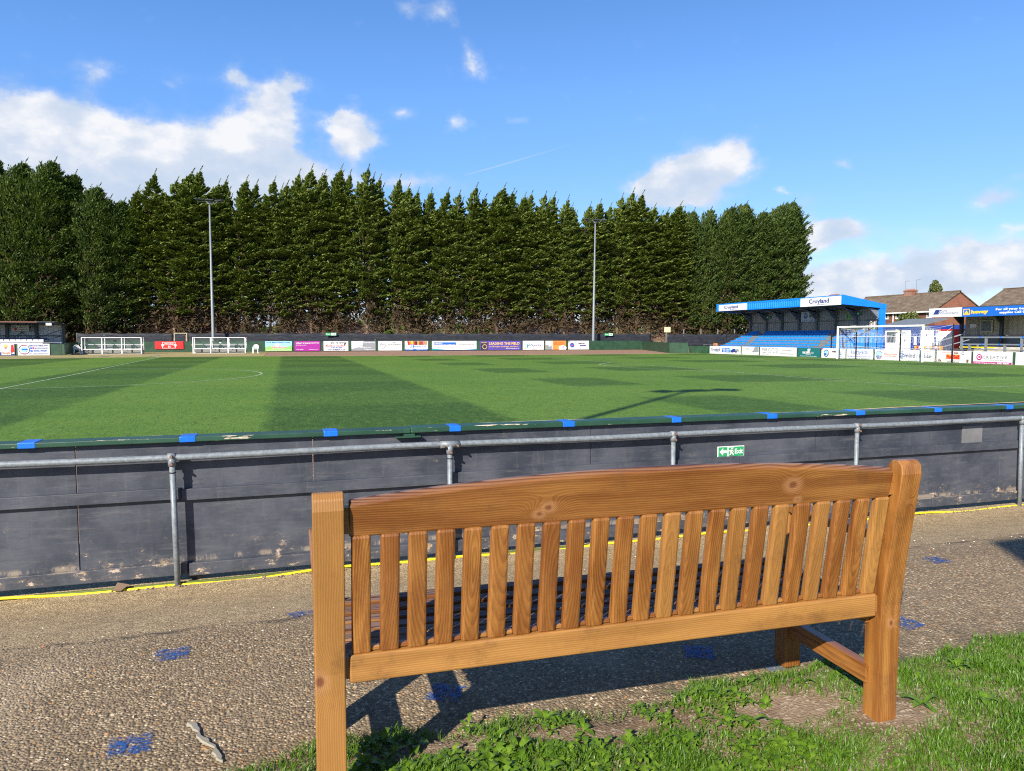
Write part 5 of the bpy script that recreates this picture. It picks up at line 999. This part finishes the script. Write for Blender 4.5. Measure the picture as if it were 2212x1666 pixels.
R_(MB().prism([(43, 3.5), (43, 3.62), (47.4, 3.3), (47.4, 3.18)], 24, 39.4)).build('roof', M['dark_steel'], rs)
for y in (39.2, 36.2, 33.2, 30.2):
    b = MB().box(45.7, 45.9, y - .09, y + .09, 0, 3.3); b.add([(45.75, y - .04, 2.5), (45.75, y - .04, 3.2), (44.6, y - .04, 3.3), (44.9, y - .04, 3.15), (45.55, y - .04, 2.6), (45.75, y + .04, 2.5), (45.75, y + .04, 3.2), (44.6, y + .04, 3.3), (44.9, y + .04, 3.15), (45.55, y + .04, 2.6)], [(0, 1, 2, 3, 4), (9, 8, 7, 6, 5), (4, 9, 5, 0), (3, 8, 9, 4), (2, 7, 8, 3), (1, 6, 7, 2)])
    R_(b).build('column', M['dark_steel'], rs)
for i in range(5): R_(MB().box(42.6 + .6 * i, 46.1, 24, 37.0, .0 + .12 * i, .45 + .13 * i)).build('terrace_step', M['concrete'], rs)
wd = R_(MB().box(46.02, 46.1, 37.05, 37.95, 1.95, 2.78)).build('hatch_frame', flat('cream_frame', (.6, .58, .45)), rs); R_(MB().box(45.99, 46.03, 37.13, 37.87, 2.02, 2.72)).build('hatch', M['grey_panel'], wd)
R_(MB().box(46.05, 46.12, 38.3, 38.75, 2.28, 2.52)).build('notice', M['white'], rs); R_(MB().box(46.05, 46.12, 34.0, 34.4, 2.75, 2.95)).build('notice', flat('print_br', COL['br']), rs)
esign('fascia_banner', 0, 39.35, 36.8, 2.99, 3.6, 42.94, 'w', [('p', [(.14, .3), (.21, .82), (.34, .82), (.29, .3)], 'nv'), ('p', [(.31, .3), (.35, .6), (.39, .82), (.35, .82), (.33, .6), (.29, .3)], 'nv'), ('t', 'Auto', .37, .6, .24, 'nv', {'w': .2, 'weight': .005}), ('t', 'Windscreens', .35, .33, .24, 'nv', {'w': .54, 'weight': .005, 'shear': .1}), ('t', 'CLEARLY GOING PLACES', .33, .13, .06, 'lg', {'w': .55})], 'white fascia banner with a dark blue slanted mark on the terrace stand', 'banner', grp='fascia banners of the terrace stand')
esign('fascia_banner', 0, 36.78, 31.2, 2.96, 3.57, 42.94, 'bl', [('r', .02, .18, .105, .84, 'y'), ('r', .03, .24, .095, .78, 'bl'), ('p', [(.03, .26), (.062, .7), (.095, .26)], 'y'), ('t', 'hevey', .12, .34, .34, 'y', {'w': .22, 'weight': .06}), ('t', 'For all your building and', .43, .58, .22, 'w', {'w': .54, 'weight': .03}), ('t', 'supplies Call 01604 412345', .475, .24, .22, 'w', {'w': .56, 'weight': .03})], 'bright blue fascia banner with yellow lettering on the terrace stand', 'banner', grp='fascia banners of the terrace stand')
# terrace crush barriers
def cbar(x, z, ys, posts, tapes, zb, label):
    r = empty('crush_barrier', (x, 33, 0), 0, label, 'barrier', 'grey crush barriers on the terrace')
    MB().box(-.04, .04, ys[0] - 33, ys[1] - 33, z - .09, z).build('rail', M['galv'], r)
    for y in posts: MB().box(-.03, .03, y - 33 - .05, y - 33 + .05, zb, z - .01).box(.0, .03, y - 33 - .11, y - 33 - .06, zb, z - .01).build('post', M['galv'], r)
    for y in tapes: MB().box(-.045, .045, y - 33 - .06, y - 33 + .06, z - .095, z + .005).build('tape_band', M['tape'], r)
cbar(42.9, 1.65, (27, 36.75), [36.7, 34.95, 32.6, 30.2], [35.3, 33.9, 32.5, 31.1], .3, 'upper grey barrier rail with blue tape on the terrace')
cbar(42.3, 1.2, (27, 36.2), [35.6, 33.2, 31.0], [35.9, 34.7, 33.5, 32.2], .2, 'lower grey barrier rail with blue tape on the terrace')
st = empty('stair_handrail', (43, 38, 0), 0, 'grey sloping stair handrail at the left end of the terrace stand', 'handrail')
MB().bar((0, 1.0, 1.2), (2.2, -.6, 2.15), .08, .08).bar((0, 1.0, .75), (2.2, -.6, 1.6), .06, .06).build('sloping_rail', M['galv'], st)
for q in (0, .45, 1): MB().bar((2.2 * q, 1 - 1.6 * q, 0), (2.2 * q, 1 - 1.6 * q, 1.2 + .95 * q), .09, .09, up=(0, 1, 0)).build('post', M['galv'], st)
yr = tag(MB().tube([(43.0, 36.9, .95), (43.0, 34.4, .95)], .04, 8).build('yellow_bar', M['yellow']), 'yellow bar lying on the front of the terrace steps', 'bar')
# low sheds behind the cabin
rf = empty('lean_to', (52.5, 51, 0), 0, 'low lean-to with a grey roof and red front between the blue stand and the bush', 'lean-to')
MB().prism([(-.5, 2.5), (-.5, 2.62), (3, 3.3), (3, 3.2)], -2.2, 2.3).build('roof', M['galv_dull'], rf); MB().box(0, 3, -2.1, 2.2, 0, 2.5).build('wall', M['redroof'], rf)
# ================================================================ HOUSES
def house(name, label, x0, x1, ya, yb, ze, zr, wins, chims, group='brick houses beyond the goal end'):
    """ridge runs along y; front wall faces -x"""
    h = empty(name, ((x0 + x1) / 2, (ya + yb) / 2, 0), 0, label, 'house', group); cx, cy = (x0 + x1) / 2, (ya + yb) / 2
    T_ = lambda b: b.xf(Matrix.Translation((-cx, -cy, 0)))
    T_(MB().box(x0, x1, ya, yb, 0, ze)).build('wall', M['brick_y'], h)
    for y in (ya, yb): 
        s = -.003 if y == ya else .003
        T_(MB().prism([(x0, 0), (x0, ze), ((x0 + x1) / 2, zr - .05), (x1, ze), (x1, 0)], y + s - .0, y + s * 2)).build('gable', M['brick_x'], h)
    o = .35; zz = ze - o * (zr - ze) / ((x1 - x0) / 2)
    rf = T_(MB().prism([(x0 - o, zz), (x0 - o, zz + .14), (cx, zr + .14), (x1 + o, zz + .14), (x1 + o, zz), (cx, zr)], ya - .15, yb + .15)).build('roof', M['tiles'], h)
    T_(MB().tube([(cx, ya - .15, zr + .14), (cx, yb + .15, zr + .14)], .12, 6)).build('ridge', M['tiles'], rf)
    T_(MB().box(x0 - o - .1, x0 - o - .01, ya - .1, yb + .1, zz - .1, zz + .06)).build('gutter', M['white'], h)
    for (y0, y1, z0, z1) in wins:
        f = MB(); f.box(x0 - .06, x0 - .01, y0, y1, z0, z0 + .08).box(x0 - .06, x0 - .01, y0, y1, z1 - .08, z1).box(x0 - .06, x0 - .01, y0, y0 + .08, z0 + .08, z1 - .08).box(x0 - .06, x0 - .01, y1 - .08, y1, z0 + .08, z1 - .08)
        if y1 - y0 > .8: f.box(x0 - .06, x0 - .01, (y0 + y1) / 2 - .05, (y0 + y1) / 2 + .05, z0 + .08, z1 - .08)
        fo = T_(f).build('window', M['white'], h); T_(MB().box(x0 - .03, x0 - .005, y0 + .02, y1 - .02, z0 + .02, z1 - .02)).build('pane', M['window'], fo); T_(MB().box(x0 - .12, x0 - .0, y0 - .05, y1 + .05, z0 - .1, z0)).build('sill', M['white'], fo)
    for (y0, y1, z1, dx_) in chims:
        c_ = T_(MB().box(cx - .45 + dx_, cx + .45 + dx_, y0, y1, zr - .6, z1).box(cx - .5 + dx_, cx + .5 + dx_, y0 - .05, y1 + .05, z1 - .25, z1 - .1)).build('chimney', M['brick_x'], rf)
        for q in range(3): T_(MB().tube([(cx + dx_, y0 + (y1 - y0) * (q + .5) / 3, z1), (cx + dx_, y0 + (y1 - y0) * (q + .5) / 3, z1 + .16)], .13, 8)).build('chimney_pot', flat('terracotta', (.4, .15, .08)), c_)
    return h
h1 = house('brick_house', 'brown tiled brick house with a central chimney beyond the cabin', 80, 88, 72.4, 88.2, 5.15, 7.5, [(79.9, 80.85, 4.2, 5.0), (77.35, 78.6, 4.2, 5.0), (74.95, 75.7, 4.2, 5.0), (72.9, 73.6, 4.2, 5.0), (79.9, 80.9, 1.2, 2.6), (76.6, 78.4, 1.2, 2.6), (84, 85.4, 4.2, 5.0)], [(79.4, 80.9, 8.25, 0)])
MB().tube([(-4.1, -1.3, 0), (-4.1, -1.3, 5.0)], .06, 8).build('drainpipe', M['white'], h1)
for y, z in ((79.2, 9.6), (81.05, 9.55)):
    a = MB(); a.tube([(84, y, 7.6), (84, y, z)], .025, 5); 
    for k in range(5): a.bar((84.0, y - .25 + .0, z - .05 - .0), (84.0, y - .25 - .001, z), .02, .02) if False else a.bar((83.8, y - .1 - .12 * k, z - .02), (84.2, y - .1 - .12 * k, z - .02), .02, .02)
    a.bar((84, y + .1, z - .02), (84, y - .65, z - .02), .025, .025)
    a.xf(Matrix.Translation((-84, -80.3, 0))); a.build('aerial', M['galv_dull'], h1)
house('brick_house', 'brown tiled brick house rising behind the blue fascia banner at right', 80, 88, 48, 66.2, 5.15, 7.35, [(60, 61.4, 4.0, 4.9), (55, 56.4, 4.0, 4.9)], [(52, 53.4, 8.2, 0)])
h3 = house('brick_house', 'distant house showing only a pale chimney between two tiled roofs', 104, 112, 76, 92, 4.6, 6.0, [], [(84.2, 85.6, 7.2, -3)])
h4 = house('brick_house', 'distant house showing only a chimney beside the end of the conifers', 98, 106, 108, 124, 5.0, 8.2, [], [(114.3, 116.2, 9.9, 0)])
house('brick_house', 'red brick house glimpsed between conifer trunks behind the left floodlight', -18, -6, 100, 108, 4.2, 6.0, [(102, 103, 1.5, 2.6)], [])
wh = empty('white_shed', (8, 100, 0), 0, 'white building glimpsed between bare trunks behind the purple board', 'building'); MB().box(-8.5, 3.5, 0, 5, 0, 3.1).build('wall', M['white'], wh); MB().prism([(-8.8, 3.1), (-2.5, 4.3), (3.8, 3.1)], -.2, 5.2).build('roof', M['galv_dull'], wh)
wh2 = empty('white_shed', (38, 103, 0), 0, 'white building glimpsed between bare trunks behind the orange board', 'building'); MB().box(-5.5, 6.5, 0, 5, 0, 3.3).build('wall', M['white'], wh2); MB().prism([(-5.8, 3.3), (.5, 4.5), (6.8, 3.3)], -.2, 5.2).build('roof', M['galv_dull'], wh2)
# ================================================================ TREES
m, t = newmat('dead_foliage_and_shade'); M['inner'] = m; out(t, t.mix(t.map(t.noise(obj_co(t), 1.1, 4), .35, .65), (.025, .024, .012), (.075, .05, .026)), .85, 0, .1)  # dead brown, darkened so the colour also carries crown shade
def crown_arrays(seed, H, R, z0, nb, nq, wind=.3, full=False, lq=(.24, .5), wq=(.04, .09)):
    """sprays on branches: layered shelves that droop and turn up at the tip, pointed leaders blown to one side"""
    g = np.random.default_rng(seed); Vs = []
    tops = [(0., 0., H, 1.)] + [(g.uniform(-.9, 1.0) * R * .5, g.uniform(-.5, .5) * R * .5, H - g.uniform(.6, 3.0), .55) for _ in range(3 if not full else 6)]
    def spray(base, d, L, u, wdt, spread, tipup, n):
        c = base + d * (L * u)[:, None]; c[:, 2] += -.16 * L * u + tipup * L * u ** 3
        side = np.array([-d[1], d[0], 0.]); side /= max(1e-6, np.linalg.norm(side))
        c += side * (g.normal(0, 1, n) * wdt * (1.05 - .55 * u))[:, None]; c[:, 2] += g.normal(0, spread, n) * (1.1 - .3 * u)
        dd = d * .8 + side * g.normal(0, .4, n)[:, None] + g.normal(0, .22, (n, 3)) + np.array([wind * .9, 0, .18 if not full else .42]); dd /= np.linalg.norm(dd, axis=1)[:, None]
        ll = g.uniform(*lq, n)[:, None]; ww = g.uniform(*wq, n)[:, None]
        wv = np.cross(dd, g.normal(0, .5, (n, 3)) + np.array([0, 0, 1.])); wv /= np.linalg.norm(wv, axis=1)[:, None]
        Vs.append(np.stack([c - dd * ll * .45, c + wv * ww + dd * ll * .05, c + dd * ll * .6, c - wv * ww + dd * ll * .02], 1))
    for ti, (ox, oy, Ht, sc) in enumerate(tops):
        zb = z0 if ti == 0 else Ht - 6.5
        nbt = nb if ti == 0 else int(nb * .2)
        zs = zb + (Ht - zb) * np.sort(g.uniform(0, 1, nbt) ** .95)
        for k, z in enumerate(zs):
            dtop = Ht - z; az = k * 2.39996 + g.normal(0, .35)
            prof = min(1, dtop / 4.4) ** .95 if not full else min(1, dtop / 4.5) ** .75
            prof *= min(1, .72 + .28 * (z - z0) / 3.)
            L = R * sc * prof * g.uniform(.6, 1.15) + .12
            up = (g.uniform(.0, .25) if not full else g.uniform(.1, .55)) + .75 * (1 - min(1, dtop / 4.)) 
            d = np.array([cos(az) + wind * (.5 + .5 * (1 - min(1, dtop / 6.))), sin(az), up]); d /= np.linalg.norm(d)
            lx = .75 * wind * max(0, 1 - dtop / 2.5) ** 2 * 1.6
            n = max(6, int(nq * (.2 + .8 * L / R)))
            u = g.uniform(.3, 1, n) ** .8
            spray(np.array([ox + lx, oy, z]), d, L, u, .2 * L + .05, .06 if not full else .12, .22 if not full else .3, n)
        # whippy leader
        n = 60; f = g.uniform(0, 1, n); c = np.stack([ox + wind * 1.2 * (.35 * f + .6 * f ** 2) + .75 * wind, oy + 0 * f, Ht - .5 + f * 1.5], 1) + g.normal(0, .09, (n, 3)) * (1.05 - f)[:, None]
        dd = np.stack([.45 + f * .7 + g.normal(0, .25, n), g.normal(0, .3, n), 1.1 - f * .2], 1); dd /= np.linalg.norm(dd, axis=1)[:, None]; wv = np.cross(dd, g.normal(0, 1, (n, 3))); wv /= np.linalg.norm(wv, axis=1)[:, None]
        ll = g.uniform(.2, .42, n)[:, None] * (1.1 - .4 * f)[:, None]; Vs.append(np.stack([c - dd * ll * .45, c + wv * .035, c + dd * ll * .6, c - wv * .035], 1))
    V = np.concatenate(Vs)
    # brown inner foliage round the trunk, coloured darker to paint in gap shade
    n = 1500 if not full else 3200; z = g.uniform(z0 - 1.6, H - 3, n); a = g.uniform(0, 6.283, n); r = R * .62 * np.sqrt(g.uniform(0, 1, n)) * np.clip((H - z) / 6, 0, 1)
    c = np.stack([r * np.cos(a), r * np.sin(a), z], 1); dd = g.normal(0, 1, (n, 3)); dd /= np.linalg.norm(dd, axis=1)[:, None]; wv = np.cross(dd, g.normal(0, 1, (n, 3))); wv /= np.linalg.norm(wv, axis=1)[:, None]
    ll = g.uniform(.16, .4, n)[:, None]; core = np.stack([c - dd * ll, c + wv * ll * .45, c + dd * ll, c - wv * ll * .45], 1)
    return V, core
def quads_mesh(name, V, mat, core=None):
    nv = len(V)
    if core is not None: V = np.concatenate([V, core])
    n = len(V); me = bpy.data.meshes.new(name); me.vertices.add(n * 4); me.vertices.foreach_set('co', V.reshape(-1).astype(np.float32)); me.loops.add(n * 4); me.loops.foreach_set('vertex_index', np.arange(n * 4, dtype=np.int32))
    me.polygons.add(n); me.polygons.foreach_set('loop_start', np.arange(0, n * 4, 4, dtype=np.int32)); me.polygons.foreach_set('loop_total', np.full(n, 4, dtype=np.int32)); me.update(calc_edges=True); me.materials.append(mat)
    if core is not None:
        me.materials.append(M['inner']); me.polygons.foreach_set('material_index', (np.arange(n) >= nv).astype(np.int32))
    return me
def tree_kind(seed, H, R, z0, nb, nq, wind, full, mat, twigs=True, trunk_r=.17):
    r = random.Random(seed); root = empty('conifer_tree', (0, 0, -50))
    lx = lambda z: wind * .9 * max(0, (z / H - .72) / .28) ** 2
    pts = [(lx(z) + .05 * sin(z * .8 + seed), .04 * cos(z * .7 + seed), z) for z in [H * i / 12 for i in range(13)]]
    pts[0] = (pts[0][0], pts[0][1], -.1)
    b = MB(); b.tube(pts, [trunk_r * (1 - i / 12.6) + .01 for i in range(13)], 7)
    rr = random.Random(seed + 9)
    for i in range(26 if not full else 40):
        z = rr.uniform(z0, H * .9); a = rr.uniform(0, 6.28); L = R * .7 * (1 - z / H * .6); b.tube([(lx(z), 0, z), (lx(z) + cos(a) * L * .5 + .1, sin(a) * L * .5, z + .05 * L), (lx(z) + cos(a) * L + .25, sin(a) * L, z + .25 * L)], [.035, .025, .008], 4, cap=False)
    b.build('trunk', M['bark'], root, smooth=True)
    V, core = crown_arrays(seed, H, R, z0, nb, nq, wind, full)
    o = bpy.data.objects.new('crown', quads_mesh('crown', V, mat, core)); C.objects.link(o); o.parent = root
    if twigs:
        b = MB()
        for i in range(150):
            z = r.uniform(1.4, z0 + 1.8); a = r.uniform(0, 6.28); L = r.uniform(.6, 2.0); p = Vector((0, 0, z)); dr_ = Vector((cos(a), sin(a), r.uniform(-.35, .35))); pts = [p]
            for s in range(4): dr_ = (dr_ + Vector((r.uniform(-.4, .4), r.uniform(-.4, .4), r.uniform(-.45, .4)))).normalized(); p = p + dr_ * L / 4; pts.append(p)
            b.tube(pts, [.026, .022, .017, .012, .007], 3, cap=False)
            for q in range(3):
                s_ = pts[r.randint(1, 4)]; d2 = Vector((r.uniform(-1, 1), r.uniform(-1, 1), r.uniform(-.6, .5))).normalized(); b.tube([s_, s_ + d2 * r.uniform(.2, .35), s_ + d2 * .5 + Vector((r.uniform(-.2, .2), 0, r.uniform(-.25, .1)))], [.014, .01, .005], 3, cap=False)
        b.build('dead_branches', M['dead'], root)
    return root
protos = [tree_kind(20 + i, 20, 2.05 + .2 * (i % 3), 3.9 + .6 * (i % 3), 215, 165, .42, False, M['conifer']) for i in range(7)]
fulls = [tree_kind(60 + i, 20, 3.1, 2.6, 430, 96, .5, True, M['conifer_deep'], False, .26) for i in range(3)]
def place(lst, k, x, y, hgt, sx, label, grp):
    p = lst[k % len(lst)]
    if p.location.z < -40: o = p
    else: o = copy_tree(p)
    s = hgt / 19.5; o.location = (x, y, 0); o.rotation_euler = (rnd.uniform(-.02, .02), rnd.uniform(-.015, .03), rnd.uniform(-.5, .5)); o.scale = (sx, sx, s)
    tag(o, label, 'tree', grp); return o
HTX = [-40, -29, -23.5, -18.3, -14, -8.3, 2, 10.4, 22.3, 35, 49, 54.9, 60.3, 64.2, 72.2, 78]; HTZ = [19.6, 19.7, 19.5, 16.6, 20.3, 20.2, 20.7, 21.2, 20.2, 19.9, 20.7, 19.0, 19.3, 19.7, 20.4, 17]
hz = lambda x: float(np.interp(x, HTX, HTZ))
L1 = 'tall wind-bent conifer with bare lower trunk in the long row behind the dark netting'
k = 0; x = -16.2
while x < 54.5:
    fx = x + rnd.uniform(-.35, .35); hh = hz(fx) * rnd.choice([1.0, .99, .975, .95, .93, 1.02]); 
    place(protos, k, fx, 92.3 + rnd.uniform(-.4, .4), hh, rnd.uniform(.85, 1.2), L1, 'row of tall conifers behind the far side'); x += 1.62 * rnd.uniform(.85, 1.15); k += 1
k = 0
for x in (-38.5, -35.6, -32.8, -30, -27.4, -24.8, -22.4, -20., -18.0):
    place(fulls, k, x, 92 + rnd.uniform(-.6, .6), hz(x) * rnd.choice([1, .97, 1.02]), rnd.uniform(.8, .98), 'broad dark conifer with foliage to the ground behind the small grey stand', 'broad conifers at the left end'); k += 1
for x, y, s, hh in ((56.0, 92.5, .8, 18.9), (58.6, 92, .85, 19.3), (61.4, 91.5, .92, 19.6), (64.3, 92, .95, 20.2), (67.2, 91.6, .98, 19.2), (70.1, 92, 1.0, 20.3), (72.7, 91.8, 1.05, 20.9)):
    place(fulls, k, x, y, hh, s, 'broad dense conifer at the right end of the row, beside the blue stand', 'broad conifers at the right end'); k += 1
# distant crown above the house roof and the bush before it
def leafy(name, label, cat, x, y, z0, parts_, n, mat, trunk):
    g = np.random.default_rng(int(x * 7) % 1000); Vs = []
    for (cx, cy, cz, r_) in parts_:
        m_ = int(n * r_ * r_); p = g.normal(0, 1, (m_, 3)); p /= np.linalg.norm(p, axis=1)[:, None]; p *= (r_ * g.uniform(.45, 1.05, m_) ** .6)[:, None]; c = p + np.array([cx, cy, cz])
        d = g.normal(0, 1, (m_, 3)); d /= np.linalg.norm(d, axis=1)[:, None]; wv = np.cross(d, g.normal(0, 1, (m_, 3))); wv /= np.linalg.norm(wv, axis=1)[:, None]; l = g.uniform(.1, .2, m_)[:, None]
        Vs.append(np.stack([c - d * l, c + wv * l * .5, c + d * l, c - wv * l * .5], 1))
    r = empty(name, (x, y, 0), 0, label, cat); o = bpy.data.objects.new('crown', quads_mesh('crown', np.concatenate(Vs), mat)); C.objects.link(o); o.parent = r
    b = MB()
    for (cx, cy, cz, r_) in parts_: b.tube([(0, 0, 0), (cx * .4, cy * .4, trunk), (cx, cy, cz)], [.12, .08, .02], 6)
    b.build('trunk', M['bark'], r); return r
leafy('round_tree', 'small round-headed tree rising behind the ridge of the brick house', 'tree', 100, 90.6, 0, [(0, 0, 9.6, .9), (.2, .6, 9.1, .7), (-.1, -.65, 9.3, .65), (0, .1, 10.3, .55)], 520, M['bush'], 7.5)
rb = random.Random(3)
leafy('bush', 'sprawling green bush in front of the brick house behind the cabin', 'bush', 60, 57.2, 0, [(rb.uniform(-.5, .5), yy, 2.0 + 1.5 * math.exp(-(yy / 1.3) ** 2) * rb.uniform(.7, 1.1), rb.uniform(.5, .8)) for yy in np.linspace(-2.4, 2.9, 15)] + [(0, yy, 1.6, .9) for yy in np.linspace(-2.4, 2.9, 7)], 520, M['bush'], 1.2)

g = np.random.default_rng(77); n = 26000; x = g.uniform(-110, 130, n); top = 4.2 + 1.6 * np.sin(x * .11) + 1.1 * np.sin(x * .37 + 1) + .8 * np.sin(x * .9); z = top * g.uniform(0, 1, n) ** .7; y = 128 + g.uniform(0, 5, n) + 1.5 * np.sin(x * .5)
c = np.stack([x, y, z], 1); dd = g.normal(0, 1, (n, 3)); dd /= np.linalg.norm(dd, axis=1)[:, None]; wv = np.cross(dd, g.normal(0, 1, (n, 3))); wv /= np.linalg.norm(wv, axis=1)[:, None]; ll = g.uniform(.35, .8, n)[:, None]
o = bpy.data.objects.new('far_hedgerow', quads_mesh('far_hedgerow', np.stack([c - dd * ll, c + wv * ll * .6, c + dd * ll, c - wv * ll * .6], 1), M['conifer_deep'])); C.objects.link(o); tag(o, 'dark far hedgerow glimpsed behind the trunks of the conifer row', 'hedgerow', kind='stuff')
